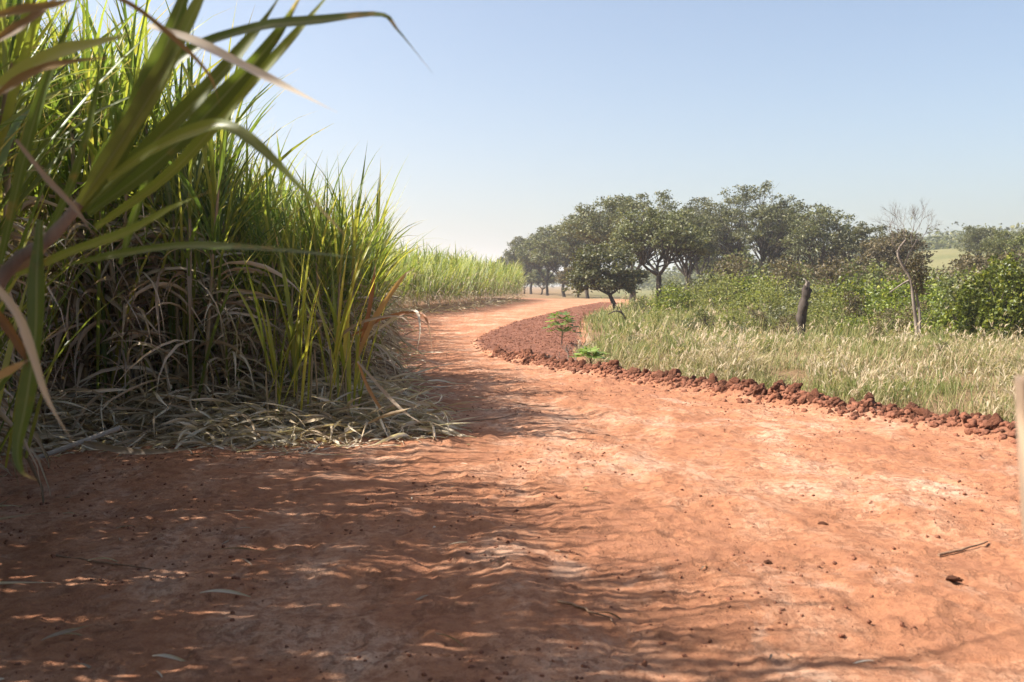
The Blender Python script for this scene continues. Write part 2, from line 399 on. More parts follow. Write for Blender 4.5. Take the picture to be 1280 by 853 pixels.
# ------------------------------------------------------------------ ground
def axis(lo, hi, step, lo_far, hi_far, ratio):
    a = list(np.arange(lo, hi, step)); s = step; x = a[-1]
    up = []
    while x < hi_far: s *= ratio; x += s; up.append(x)
    s = step; x = lo; dn = []
    while x > lo_far: s *= ratio; x -= s; dn.append(x)
    return np.array(dn[::-1] + a + up)
xs = axis(-4.4, 5.6, .035, -2600, 2600, 1.045); ys = axis(2.6, 13, .035, -60, 2600, 1.014)
X, Y = np.meshgrid(xs, ys); Z = height(X, Y)
nx, ny = len(xs), len(ys)
mb = MB(); idx = np.arange(nx * ny).reshape(ny, nx)
mb.add(np.stack([X, Y, Z], -1), np.stack([idx[:-1, :-1], idx[:-1, 1:], idx[1:, 1:], idx[1:, :-1]], -1).reshape(-1, 4))
me = mb.mesh('ground', [M_SOIL])
wob = .3 * (fbm(X * 1.3, Y * 1.3, 3, 15) - .5)
zt = sstep(.08, -.12, poly_sd(X, Y, TILLED) + wob)
zg = sstep(.05, -.4, poly_sd(X, Y, GRASS_POLY) + wob); zc = sstep(.25, -.35, poly_sd(X, Y, CANE_POLY) + wob)
bdist = line_dist(X, Y, BERM)
zt = np.maximum(zt, np.exp(-(bdist / .22) ** 2) * .9)
far = sstep(90, 150, np.hypot(X, Y)) * sstep(.02, .12, X / np.maximum(Y, 1.)) * (poly_sd(X, Y, TILLED) > .1)
ca = me.color_attributes.new('zone', 'FLOAT_COLOR', 'POINT')
ca.data.foreach_set('color', np.stack([zt, zg, zc, np.ones_like(zt)], -1).astype(np.float32).reshape(-1))
fa = me.attributes.new('far', 'FLOAT', 'POINT'); fa.data.foreach_set('value', far.astype(np.float32).reshape(-1))
tag(link('ground', me), 'red dirt road and the ground around it', None, None, 'structure')

# ------------------------------------------------------------------ sugar cane
def U(a, b, n): return a + (b - a) * rng.random(n)
def cane_parts(tall=1.0, yellow=False, seg=7, nst=3, green=14, dry=27, spread=.18, low=5):
    stalks, g, dr = [], MB(), MB()
    for k in range(nst):
        a = rng.random() * 6.28; rr = spread * (.4 + .7 * rng.random())
        b = np.array((math.cos(a) * rr, math.sin(a) * rr, -.05))
        H = tall * (1.35 + .75 * rng.random()); lean = .16 * rng.random() + .03
        t = np.linspace(0, 1, 7)
        path = b + np.stack([math.cos(a) * lean * H * t ** 1.6, math.sin(a) * lean * H * t ** 1.6, H * t], -1)
        s = MB(); tube(s, path, .017 * (1 - .45 * t) + .0022 * (np.arange(7) % 2), 6); stalks.append(s)
        n = green; hh = U(.62, 1.0, n); i = hh * 6; i0 = np.minimum(i.astype(int), 5); f = (i - i0)[:, None]
        p0 = path[i0] * (1 - f) + path[i0 + 1] * f
        az = U(0, 6.28, n); up = sstep(.55, 1., hh)
        ribbons(g, p0, az, R(52) + R(30) * up + U(-.14, .1, n), tall * U(.75, 1.35, n), U(.018, .036, n), U(.15, 1.25, n) * (1.25 - .6 * up), seg=seg,
                twist=U(-1.2, 1.2, n), sway=U(-.4, .4, n), power=1.8)
        n = low                                    # shoots from low on the stool
        p0 = np.stack([U(-.2, .2, n), U(-.2, .2, n), U(.05, .6, n)], -1)
        ribbons(g, p0, U(0, 6.28, n), U(R(62), R(86), n), tall * U(.9, 1.7, n), U(.018, .034, n), U(.1, .8, n), seg=seg, twist=U(-1.5, 1.5, n), sway=U(-.3, .3, n), power=2)
        n = dry; hh = U(.06, .70, n); i = hh * 6; i0 = np.minimum(i.astype(int), 5); f = (i - i0)[:, None]
        p0 = path[i0] * (1 - f) + path[i0 + 1] * f
        ribbons(dr, p0, U(0, 6.28, n), U(R(15), R(70), n), U(.5, 1.15, n), U(.012, .036, n), U(1.2, 2.9, n), seg=seg, twist=U(-4, 4, n), sway=U(-1.2, 1.2, n), power=.9, fold=.3)
    return stalks, g, dr

NEAR_LABEL = 'tall green sugar cane plant with dry lower leaves in the dense near stand'
NEAR_GROUP = 'sugar cane plants of the near stand'
protos, proto_meshes = [], []
for k in range(7):
    st, g, dr = cane_parts(1.0 + .12 * rng.random())
    sm = [s.mesh('stalk', [M_STALK]) for s in st]
    proto_meshes.append((sm, g.mesh('green_leaves', [M_CANE]), dr.mesh('dry_leaves', [M_DRY]), g, dr))
def cane_thing(k, label, group, gm=None):
    sm, g, d, _, _ = proto_meshes[k]
    t = thing('sugar_cane', label, 'sugar cane', group=group)
    for s in sm: link('stalk', s, t)
    link('green_leaves', g if gm is None else gm, t); link('dry_leaves', d, t)
    return t
PROTO_FIRST = [True] * 7
proto_things = [None] * 7
def place_cane(x, y, sc=1., tilt=None):
    k = rng.integers(0, 7)
    loc = (x, y, gz(x, y)); rz = rng.random() * 6.28
    tl = tilt if tilt is not None else tuple(rng.normal(size=2) * .05)
    s = (sc * (.9 + .25 * rng.random()),) * 3
    if proto_things[k] is None:
        o = proto_things[k] = cane_thing(k, NEAR_LABEL, NEAR_GROUP)
        o.location = loc; o.rotation_euler = (tl[0], tl[1], rz); o.scale = s
        return o
    return dup(proto_things[k], loc, rz, s, tl)

def along(poly, y0, y1, step):             # points along the field edge with its inward normal
    out = []; acc = 0.
    for (ax, ay), (bx, by) in zip(poly, poly[1:]):
        L = math.hypot(bx - ax, by - ay); tx, ty = (bx - ax) / L, (by - ay) / L
        while acc < L:
            x, y = ax + tx * acc, ay + ty * acc
            if y0 <= y <= y1: out.append((x, y, -ty, tx))
            acc += step
        acc -= L
    return out
edge = CANE_EDGE
n_near = 0
pts_ind = []
for row, (off, step) in enumerate(((.18, .47), (.62, .54), (1.15, .66))):
    for x, y, nx_, ny_ in along(edge, -1.5 if row < 2 else 2, 17, step):
        pts_ind.append((x + nx_ * off + rng.normal() * .08, y + ny_ * off + rng.normal() * .08))
for x, y, nx_, ny_ in along(edge, 17, 46, .75):
    pts_ind.append((x + nx_ * .3 + rng.normal() * .1, y + ny_ * .3))
trim_dry = []
for x, y in pts_ind:
    left = float(sstep(-2.75, -3.7, x))
    o = place_cane(x, y, (.84 + .62 * left) if 8.2 < y < 13 else (1.46 if y <= 8.2 else .92))
    n_near += 1
    if y < 6.2: trim_dry += [c_ for c_ in o.children if c_.name.startswith('dry_leaves')]

for (x, y, sc_), lab in zip(((-2.62, 4.25, 1.18), (-3.05, 5.2, 1.25), (-3.5, 6.3, 1.3), (-4.0, 7.3, 1.3)),
        ('green cane plant just behind the big near plant, blades filling the left edge', 'green cane plant second behind the big near plant at the left edge',
         'green cane plant third behind the big near plant at the left edge', 'green cane plant fourth behind the big near plant, nearest the litter')):
    k = rng.integers(0, 7); t = thing('sugar_cane', lab, 'sugar cane', (x, y, gz(x, y)), rng.random() * 6, NEAR_GROUP); t.scale = (sc_,) * 3
    t.rotation_euler = (0, .07, 0)
    for m_ in proto_meshes[k][0]: link('stalk', m_, t)
    link('green_leaves', proto_meshes[k][1], t)
for c_ in trim_dry: bpy.data.objects.remove(c_)
# far plants: one light mesh each
def far_mb(seg=3, green=26, dry=14):
    g = MB(); n = green
    a = U(0, 6.28, n); rr = U(0, .3, n)
    p0 = np.stack([np.cos(a) * rr, np.sin(a) * rr, U(.5, 1.75, n)], -1)
    ribbons(g, p0, a + U(-.6, .6, n), U(R(58), R(86), n), U(.75, 1.35, n), U(.035, .06, n), U(.1, 1.1, n), seg=seg, cross=2, power=1.8, m=0, twist=U(-1, 1, n))
    n = dry; a = U(0, 6.28, n)
    p0 = np.stack([np.cos(a) * .15, np.sin(a) * .15, U(.2, 1.5, n)], -1)
    ribbons(g, p0, a, U(R(10), R(70), n), U(.6, 1.1, n), U(.03, .06, n), U(1., 2.4, n), seg=seg, cross=2, power=1., m=1)
    return g
far_protos = [far_mb() for _ in range(5)]
far_meshes = [m.mesh('far_sugar_cane', [M_CANE_FAR, M_DRY]) for m in far_protos]
FAR_LABEL = 'pale green sugar cane plant in the front row of the far field beside the bend'
fe = along(edge, 47.01, 112, .78)
n_far = 0
for x, y, nx_, ny_ in fe:
    o = link('sugar_cane', far_meshes[rng.integers(0, 5)], None, (x + nx_ * .3, y + ny_ * .3 + rng.normal() * .1, gz(x, y) - .03))
    s = 1.18 + .25 * rng.random(); o.scale = (s, s, s); o.rotation_euler = (rng.normal() * .05, rng.normal() * .05, rng.random() * 6.28)
    tag(o, FAR_LABEL, 'sugar cane', 'sugar cane plants in the front row of the far field'); n_far += 1

# the rest of the field, one mass
mass = MB()
def stamp(srcs, x, y, sc, rz, ms):
    c, s = math.cos(rz), math.sin(rz); z0 = gz(x, y)
    for src, m in zip(srcs, ms):
        v, q, a, mm = src.arrays()
        w = np.stack([(v[:, 0] * c - v[:, 1] * s) * sc + x, (v[:, 0] * s + v[:, 1] * c) * sc + y, v[:, 2] * sc + z0], -1)
        n0 = mass.n; mass.v.append(w); mass.a.append(a); mass.n += len(w)
        for f, fm in zip(q, mm):
            mass.q.append(f + n0); mass.m.append(np.full(len(f), m, int) if m is not None else fm)
for off in (1.65, 2.2, 2.8, 3.5, 4.3, 5.2):
    for x, y, nx_, ny_ in along(edge, -4, 17, .75 if off < 3 else 1.1):
        k = rng.integers(0, 7); left = float(sstep(-2.2, -4.6, x - off * .5))
        px, py = x + nx_ * off + rng.normal() * .12, y + ny_ * off + rng.normal() * .12
        if poly_sd(np.array([px]), np.array([py]), CANE_POLY)[0] > -.9 or (py < 7.5 and off > 2): continue
        stamp(proto_meshes[k][3:5], px, py, (.98 + .5 * float(sstep(-2.9, -3.9, px * 10.4 / max(py, 10.4))) if y > 8.2 else 1.3) * (.88 + .25 * rng.random()), rng.random() * 6.28, (0, 2))
for row in range(2, 26):
    for x, y, nx_, ny_ in along(edge, 14 if row < 7 else 30, 112, 1.0 if row < 8 else 1.6):
        off = .5 + row * (.75 if row < 8 else .95); px, py = x + nx_ * off + rng.normal() * .2, y + ny_ * off + rng.normal() * .2
        if poly_sd(np.array([px]), np.array([py]), CANE_POLY)[0] > -.6 or py < 15: continue
        stamp([far_protos[rng.integers(0, 5)]], px, py, 1.25 + .28 * rng.random(), rng.random() * 6.28, (None,))
# far material slots: 0 cane, 1 dry (far), 2 dry
mass_me = mass.mesh('sugar_cane_field', [M_CANE, M_DRY, M_DRY])
tag(link('sugar_cane_field', mass_me), 'the mass of sugar cane filling the field behind its front rows', 'sugar cane field', None, 'stuff')

# yellow-green shoots and the rust-red leaning shoot at the corner of the near stand
for q, (px, d, hgt) in enumerate(((345, 9.65, 1.3), (375, 9.8, 1.6), (415, 9.95, 1.7), (438, 10.2, 1.35))):
    b = P(px, 520, d); x, y = b[0], b[1]
    t = thing('sugar_cane_shoot', ['slender yellow-green cane shoot standing leftmost at the front of the near stand',
                                   'yellow-green cane shoot with broad bright blades, second from the left at the front',
                                   'tallest yellow-green cane shoot at the front corner of the near stand',
                                   'short yellow-green cane shoot nearest the rust-red leaning shoot'][q], 'cane shoot', (x, y, gz(x, y)), 0, 'yellow-green cane shoots at the front of the near stand')
    for _ in range(2):
        s = MB(); bx = rng.normal(size=2) * .05
        tube(s, [(bx[0], bx[1], -.03), (bx[0] * 1.3, bx[1] * 1.3, hgt * .25), (bx[0] * 1.5, bx[1] * 1.6, hgt * .5)], [.014, .012, .009], 6); link('stalk', s.mesh('stalk', [M_STALK]), t)
    for _ in range(9):
        l = MB(); a = rng.random() * 6.28
        ribbons(l, np.array([[rng.normal() * .05, rng.normal() * .05, hgt * (.15 + .35 * rng.random())]]), np.array([a]), U(R(68), R(88), 1), hgt * U(.75, 1.15, 1), U(.03, .048, 1), U(.1, .7, 1), seg=9, twist=U(-1, 1, 1), power=2)
        link('leaf', l.mesh('leaf', [M_CANE_Y]), t)

D = 10.3
b0 = P(405, 508, D); root = thing('sugar_cane_shoot', 'leaning cane shoot with rust-red drying leaves arching over the road edge', 'cane shoot', (b0[0], b0[1], gz(b0[0], b0[1])))
def rel(o, pts): return [np.asarray(p) - np.array(o.location) for p in pts]
def pleaf(o, pix, d, W, mat, name='leaf', d2=None, twist=0., face=(.25, -1, .35), n=18, label=None, base=.5):
    pts = [P(a, b, d + ((d2 - d) * i / (len(pix) - 1) if d2 is not None else 0)) for i, (a, b) in enumerate(pix)]
    m = MB(); blade(m, rel(o, pts), W * (.78 if mat is M_CANE_N else 1), n=n, twist=twist, face=face, base=base)
    l = link(name, m.mesh(name, [mat]), o)
    if label: l['label'] = label
    return l
def pstalk(o, pix, d, rad, mat, d2=None, sides=8):
    pts = [P(a, b, d + ((d2 - d) * i / (len(pix) - 1) if d2 is not None else 0)) for i, (a, b) in enumerate(pix)]
    c = catmull(rel(o, pts), 14); m = MB(); tube(m, c, np.linspace(rad[0], rad[1], 15), sides)
    return link('stalk', m.mesh('stalk', [mat]), o)
pstalk(root, [(418, 505), (432, 480), (446, 448)], D, (.016, .013), M_STALK)
pleaf(root, [(446, 450), (462, 410), (480, 380), (505, 345), (520, 335)], D, .055, M_RUST, d2=9.9)
pleaf(root, [(446, 450), (460, 395), (467, 350), (470, 325)], D, .045, M_RUST)
pleaf(root, [(450, 430), (490, 400), (518, 388), (525, 410), (521, 440)], D, .03, M_DRY, d2=9.6)
pleaf(root, [(440, 420), (480, 398), (520, 391), (535, 405), (541, 450)], D, .035, M_RUST, d2=9.6)
pleaf(root, [(447, 452), (480, 490), (505, 515), (528, 530)], 9.9, .035, M_DRY, d2=9.4)
pleaf(root, [(447, 452), (460, 485), (475, 510), (483, 522)], 9.9, .035, M_RUST)
pleaf(root, [(400, 440), (425, 420), (455, 402), (500, 396), (522, 420)], D, .03, M_DRY, d2=9.7)

# ------------------------------------------------------------------ the big plant close to the camera
d = 2.6
bx, by = -2.15, 2.75
fg = thing('sugar_cane', 'big near sugar cane plant leaning in from the left, blades crossing the sky', 'sugar cane', (bx, by, gz(bx, by)))
pts = [(bx + .02, by, .0), (bx + .22, by - .03, .55), (bx + .55, by - .1, 1.05)] + [P(0, 352, d), P(60, 300, d), P(112, 240, d)]
m = MB(); c = catmull(rel(fg, pts), 24); tube(m, c, np.linspace(.018, .015, 25) + .002 * (np.arange(25) % 5 == 0), 10); link('stalk', m.mesh('stalk', [M_STALKP]), fg)
pts = [(bx - .06, by + .05, .0), (bx - .05, by + .1, .6), (bx + .12, by + .1, 1.2), P(28, 330, 2.75), P(48, 285, 2.75)]
m = MB(); c = catmull(rel(fg, pts), 20); tube(m, c, np.linspace(.02, .015, 21), 10); link('stalk', m.mesh('stalk', [M_STALK]), fg)
GL = [
 ([(98, 262), (140, 200), (185, 115), (222, 20), (262, -90)], .085, d, 2.5, .0),
 ([(100, 255), (150, 180), (205, 90), (250, 0), (275, -50)], .07, 2.55, 2.5, .5),
 ([(104, 262), (180, 190), (255, 115), (320, 40), (360, -20)], .062, 2.7, 2.55, .35),
 ([(110, 268), (200, 200), (280, 120), (345, 45), (395, -40)], .06, 2.7, 2.5, -.4),
 ([(120, 285), (215, 215), (310, 110), (385, 25), (430, -30)], .045, 2.75, 2.5, .4),
 ([(120, 225), (170, 130), (235, 65), (320, 35), (400, 26), (474, 19), (497, 38), (541, 92)], .04, 2.6, 2.4, .3),
 ([(135, 225), (190, 188), (240, 165), (282, 158), (325, 185), (385, 245), (455, 320)], .045, 2.5, 2.2, .2),
 ([(90, 330), (150, 318), (230, 308), (330, 312), (420, 320), (482, 328)], .033, 2.6, 2.3, .9),
 ([(20, 345), (90, 315), (160, 290), (215, 260), (262, 240)], .034, 2.5, 2.2, .3),
 ([(0, 330), (40, 160), (75, 60), (110, -20)], .045, 2.9, 2.8, .6),
 ([(40, 330), (90, 230), (120, 120), (125, 40)], .036, 3.0, 2.9, .8),
 ([(150, 330), (175, 250), (215, 150), (250, 100)], .033, 3.1, 3.0, -.5),
]
for pix, W, a, b, tw in GL: pleaf(fg, pix, a, W, M_CANE_N, d2=b, twist=tw, n=26)
pleaf(fg, [(50, 275), (46, 340), (44, 420), (33, 500), (22, 560), (28, 590), (46, 600)], 2.45, .05, M_CANE_N, d2=2.35, twist=-.3, n=26, face=(.3, -1, .1), label='long green blade hanging straight down')
pleaf(fg, [(185, 32), (240, 50), (310, 85), (370, 115), (422, 141)], 2.35, .022, M_DRY, d2=2.2, label='pale dried blade pointing down to the right')
pleaf(fg, [(118, -15), (170, 10), (225, 55), (262, 95), (276, 135)], 2.3, .012, M_BROWN, d2=2.25)
pleaf(fg, [(-20, 130), (40, 92), (90, 78), (168, 70)], 2.2, .024, M_BROWN, d2=2.3, twist=.6)
pleaf(fg, [(-20, 118), (60, 72), (120, 55), (180, 40)], 2.3, .04, M_CANE, d2=2.3, twist=.5)
pleaf(fg, [(-20, 60), (30, 30), (60, 8), (100, -30)], 2.1, .024, M_BROWN, d2=2.2, twist=.6)
pleaf(fg, [(-20, 24), (30, 12), (70, 6), (110, -8)], 2.0, .022, M_BROWN, d2=2.1, twist=.2)
pleaf(fg, [(-20, 340), (20, 390), (40, 440), (60, 500), (95, 560)], 2.3, .02, M_DRY, d2=2.3)
pleaf(fg, [(-20, 370), (10, 410), (28, 440), (35, 460)], 2.4, .022, M_BROWN, d2=2.4)
pleaf(fg, [(-20, 480), (15, 462), (40, 448)], 2.4, .02, M_RUST)
pleaf(fg, [(20, 175), (60, 225), (95, 262), (120, 300)], 2.4, .014, M_DRY)

# ------------------------------------------------------------------ dry leaf litter along the foot of the cane (one mass)
lit = MB()
def litter(n, pts, wid, zmax, lmin=.35, lmax=1.0, wmin=.012, wmax=.036):
    pts = np.asarray(pts, float); seg = np.diff(pts, axis=0); L = np.linalg.norm(seg, axis=1)
    i = rng.choice(len(L), n, p=L / L.sum()); t = rng.random(n)
    c = pts[i] + seg[i] * t[:, None]; nn = np.stack([-seg[i][:, 1], seg[i][:, 0]], -1) / L[i][:, None]
    o = rng.normal(size=n) * wid; c = c + nn * o[:, None]
    z = height(c[:, 0], c[:, 1]) + zmax * rng.random(n) ** 1.6 * np.exp(-(o / (wid * 1.3)) ** 2)
    ribbons(lit, np.stack([c[:, 0], c[:, 1], z], -1), U(0, 6.28, n), U(-.25, .55, n), U(lmin, lmax, n), U(wmin, wmax, n), U(.1, 1.5, n), seg=8, twist=U(-5, 5, n), sway=U(-1.6, 1.6, n), power=1., fold=.35, floor=.006)
litter(1900, [(-5.9, 8.5), (-5.3, 9.35), (-3.6, 9.95), (-2.0, 10.45), (-1.4, 11.2)], .3, .5)
litter(900, [(-3.2, 9.4), (-1.75, 9.85), (-.8, 10.45)], .26, .32, .25, .75)
litter(260, [(-5.2, 8.9), (-3.2, 9.3), (-1.4, 9.75)], .2, .16, .2, .6)
litter(500, [(-1.4, 11.5), (-1.7, 14), (-2.3, 17), (-3.2, 24)], .25, .22)
litter(350, [(-3.2, 24), (-4.4, 35), (-5.4, 47), (-3.8, 56), (-1.8, 72), (1.1, 99)], .35, .3, .6, 1.3, .03, .07)
litter(420, [(-2.8, 0), (-3.1, 3.2), (-3.9, 5.5), (-4.9, 7.5), (-5.8, 9)], .25, .3)
tag(link('dry_leaf_litter', lit.mesh('dry_leaf_litter', [M_LITTER])), 'tangle of fallen dry cane leaves along the foot of the cane', 'leaf litter', None, 'stuff')

# a broken pale cane stalk lying in the litter, scattered dry leaves and twigs on the road
def ground_path(pix, lift=.012): return [(*G(a, b), gz(*G(a, b)) + lift) for a, b in pix]
t = thing('fallen_cane', 'pale grey cane stalk lying broken in the leaf litter', 'cane stalk', (*G(70, 560), 0))
m = MB(); p = [P(40, 575, 8.6), P(95, 555, 8.75), P(150, 535, 8.95)]; tube(m, catmull(rel(t, p), 8), .024, 8); link('stalk', m.mesh('stalk', [bark_mat('pale_stalk', (.26, .21, .17), (.46, .40, .33), 12, .3)]), t)
m = MB(); p = [P(95, 552, 8.8), P(170, 565, 8.5), P(260, 560, 8.4)]; blade(m, rel(t, p), .055, n=14); link('leaf', m.mesh('leaf', [M_DRY]), t)
leaf_spots = [(150, 680, 'flat narrow dry leaf lying in shade, left of the small pale husk'), (250, 748, 'small pale curled husk lying in shade on the road'),
              (52, 806, 'bright tan leaf scrap lit by sun at the lower left'), (95, 838, 'tan leaf scrap beside the lit scraps at the lower left'), (190, 828, 'thin straw-coloured scrap under the shaded ruts'),
              (545, 800, 'curled tan leaf lying across the striped shade'), (745, 772, 'small ochre leaf at the edge of the striped shade'), (275, 690, 'short pale leaf scrap near the flat narrow leaf'),
              (585, 500, 'yellowish cane leaf lying flat on the sunlit road beside the shadow'), (560, 495, 'bleached cane leaf lying on the road near the rust-red shoot'),
              (110, 708, 'straight grey leaf strip lying on dark soil')]
for i, (a, b, lab) in enumerate(leaf_spots):
    g = G(a, b); m = MB(); n = 2 if i in (2, 8) else 1
    o = link('dry_leaf', None, None)
    bpy.data.objects.remove(o)
    ribbons(m, np.concatenate([np.array([[0, 0, .012]]) for _ in range(n)]), U(-.5, .9, n) + (2.2 if i == 0 else 0), U(.0, .25, n), U(.13, .28, n) * (1.4 if b < 600 else 1), U(.010, .018, n), U(.3, 1.3, n), seg=8, twist=U(-3, 3, n), power=1, fold=.3)
    o = link('dry_leaf', m.mesh('dry_leaf', [M_DRY]), None, (g[0], g[1], gz(*g) + .008)); tag(o, lab, 'leaf', 'dry leaves scattered on the road')
for i in range(60):
    g = np.array((rng.uniform(-3.2, 1.6), 3.4 + 7 * rng.random() ** 1.3))
    if poly_sd(g[:1], g[1:], CANE_POLY)[0] < .15: continue
    if i < 5 or rng.random() < .8:
        m = MB(); ribbons(m, np.array([[0, 0, .006]]), U(0, 6.28, 1), U(0, .2, 1), U(.04, .16, 1), U(.004, .016, 1), U(.1, .9, 1), seg=5, twist=U(-2, 2, 1), power=1, fold=.3)
        o = link('straw_scrap', m.mesh('straw_scrap', [M_DRY]), None, (g[0], g[1], gz(*g) + .004)); tag(o, 'small straw scrap scattered on the left half of the road', 'straw', 'straw scraps scattered on the road')
M_TWIG = bark_mat('twig_bark', (.16, .09, .055), (.30, .19, .12), 20, .5)
for (pix, rad, lab) in (([(1175, 690), (1205, 686), (1236, 680)], .009, 'thin brown twig lying on the sunlit road at the right'),
                        ([(640, 505), (680, 507), (735, 500)], .008, 'short dark twig lying near the middle of the road'),
                        ([(70, 700), (130, 708), (190, 712)], .007, 'grey twig lying in the shade at the left of the road'),
                        ([(560, 530), (620, 525), (660, 518)], .008, 'crooked twig lying beside the rust-red shoot'),
                        ([(700, 755), (730, 765), (770, 780)], .008, 'bent twig lying in the striped shade')):
    p = catmull(ground_path(pix, .012), 8); p[:, :2] += rng.normal(size=(9, 2)) * .008
    o0 = p[0].copy(); m = MB(); tube(m, p - o0, np.linspace(rad, rad * .5, 9), 6); o = link('twig', m.mesh('twig', [M_TWIG]), None, o0); tag(o, lab, 'twig', 'twigs lying on the road')

# ------------------------------------------------------------------ clods of the berm, crumbs
def ico(sub):
    import bmesh
    bm = bmesh.new(); bmesh.ops.create_icosphere(bm, subdivisions=sub, radius=1)
    v = np.array([x.co[:] for x in bm.verts]); f = np.array([[q.index for q in p.verts] for p in bm.faces]); bm.free(); return v, f
IV3, IF3 = ico(4); IV1, IF1 = ico(2)
def n3(v, s, seed): return vnoise(v[:, 0] * s + v[:, 2] * .7 * s + 9, v[:, 1] * s - v[:, 2] * .6 * s + 5, seed) * .5 + vnoise(v[:, 2] * s + 3, v[:, 0] * s + v[:, 1] * s, seed + 3) * .5
def lump(V, k, cuts):
    v = V.copy(); o_ = rng.random(3) * 20; w_ = v + o_
    r = .25 + .75 * n3(w_, 1.4, k) + .75 * n3(w_, 3.1, k + 1) + .42 * n3(w_, 7, k + 2) + .26 * n3(w_, 15, k + 3) - .42
    for _ in range(cuts):
        nrm = rng.normal(size=3); nrm /= np.linalg.norm(nrm); dd = (v * r[:, None]) @ nrm; lim = .42 + .25 * rng.random()
        r = np.where(dd > lim, r * (lim + (dd - lim) * .3) / np.maximum(dd, 1e-6), r)
    sc_ = .85 + .4 * rng.random(3); sc_[2] *= .8
    return v * r[:, None] * sc_
CRUMB_T = [lump(IV1, 300 + k * 5, 2) for k in range(40)]
clods = []
for k in range(16):
    m = MB(); m.add(lump(IV3, 100 + k * 7, 3), IF3); clods.append(m.mesh('soil_clod', [M_CLOD]))
for k in range(0):
    v = IV3.copy(); r = .35 + .75 * n3(v, 1.5, k * 7) + .55 * n3(v, 3.6, k * 7 + 1) + .28 * n3(v, 8, k * 7 + 2) - .3
    for _ in range(2):                              # broken faces
        nrm = rng.normal(size=3); nrm /= np.linalg.norm(nrm); dd = (v * r[:, None]) @ nrm; lim = .40 + .2 * rng.random()
        r = np.where(dd > lim, r * (lim + (dd - lim) * .25) / np.maximum(dd, 1e-6), r)
    v = v * r[:, None]; v[:, 2] *= .8
    m = MB(); m.add(v, IF3); clods.append(m.mesh('soil_clod', [M_CLOD]))
bp = np.array(BERM[1:] + [(-.3, 21.5)]); seg = np.diff(bp, axis=0); Ls = np.linalg.norm(seg, axis=1)
CL = 'rough red soil clod in the low ridge of clods along the right road edge'
nclod = 280
for i in range(nclod):
    k = rng.choice(len(Ls), p=Ls / Ls.sum()); t = rng.random(); c = bp[k] + seg[k] * t; nn = np.array([-seg[k][1], seg[k][0]]) / Ls[k]
    o_ = rng.normal() * (.10 + .06 * math.sin(c[1] * 2.3)); c = c - nn * (o_ - .03)
    big = math.exp(-(o_ / .12) ** 2)
    s = (.026 + .055 * rng.random() ** 2.3) * (.65 + .6 * big) * (1.0 if c[1] < 15 else .9)
    o = link('soil_clod', clods[rng.integers(0, 16)], None, (c[0], c[1], gz(c[0], c[1]) + s * .28))
    o.rotation_euler = tuple(rng.random(3) * 6.28); o.scale = (s * (1 + .4 * rng.random()), s, s * (.8 + .3 * rng.random()))
    tag(o, CL, 'soil clod', 'soil clods of the ridge along the right road edge')
for i, (px, py) in enumerate(((1090, 607), (905, 480), (880, 578), (1030, 655), (960, 705), (1190, 725), (310, 700), (845, 470), (760, 545))):
    g = G(px, py); s = .012 + .014 * rng.random()
    o = link('soil_clod', clods[rng.integers(0, 16)], None, (g[0], g[1], gz(*g) + s * .2)); o.scale = (s * 1.5, s, s * .7); o.rotation_euler = (0, 0, rng.random() * 6)
    tag(o, 'small loose soil clod lying alone on the packed road', 'soil clod', 'loose clods on the packed road')
cr = MB()
def crumbs(pos, size):
    N = len(pos)
    T = np.stack(CRUMB_T)[rng.integers(0, len(CRUMB_T), N)] * size[:, None, None]; a_ = rng.random(N) * 6.28; ca_, sa_ = np.cos(a_)[:, None], np.sin(a_)[:, None]
    v = np.stack([T[..., 0] * ca_ - T[..., 1] * sa_, T[..., 0] * sa_ + T[..., 1] * ca_, T[..., 2]], -1) + pos[:, None]
    f = (IF1[None] + (np.arange(N) * len(IV1))[:, None, None]).reshape(-1, 3); cr.add(v.reshape(-1, 3), f)
c = np.stack([U(-2, 10, 120000), U(18.5, 86, 120000)], -1); c = c[rng.random(len(c)) < np.clip(26 / c[:, 1], 0, 1) ** 1.2]
ok = poly_sd(c[:, 0], c[:, 1], TILLED) < .1; c = c[ok][:15000]
crumbs(np.stack([c[:, 0], c[:, 1], height(c[:, 0], c[:, 1]) + .005], -1), (.004 + .018 * rng.random(len(c)) ** 3.5) * (1 + .006 * c[:, 1]))
i = rng.choice(len(Ls), 5200, p=Ls / Ls.sum()); c = bp[i] + seg[i] * rng.random(5200)[:, None] + rng.normal(size=(5200, 2)) * .15
crumbs(np.stack([c[:, 0], c[:, 1], height(c[:, 0], c[:, 1]) + .004], -1), .006 + .046 * rng.random(5200) ** 3)
c = np.stack([U(-4, 5.5, 26000), 3 + 14 * rng.random(26000) ** 1.4], -1); keep = fbm(c[:, 0] * 1.5, c[:, 1] * 1.1, 4, 12) > .44 + .22 * rng.random(26000); c = c[keep]
c = c[(poly_sd(c[:, 0], c[:, 1], CANE_POLY) > 0) & (poly_sd(c[:, 0], c[:, 1], GRASS_POLY) > 0)]
crumbs(np.stack([c[:, 0], c[:, 1], height(c[:, 0], c[:, 1]) + .001], -1), .002 + .013 * rng.random(len(c)) ** 5)
tag(link('soil_crumbs', cr.mesh('soil_crumbs', [M_CLOD])), 'loose crumbs of red soil on the tilled strip and road', 'soil crumbs', None, 'stuff')

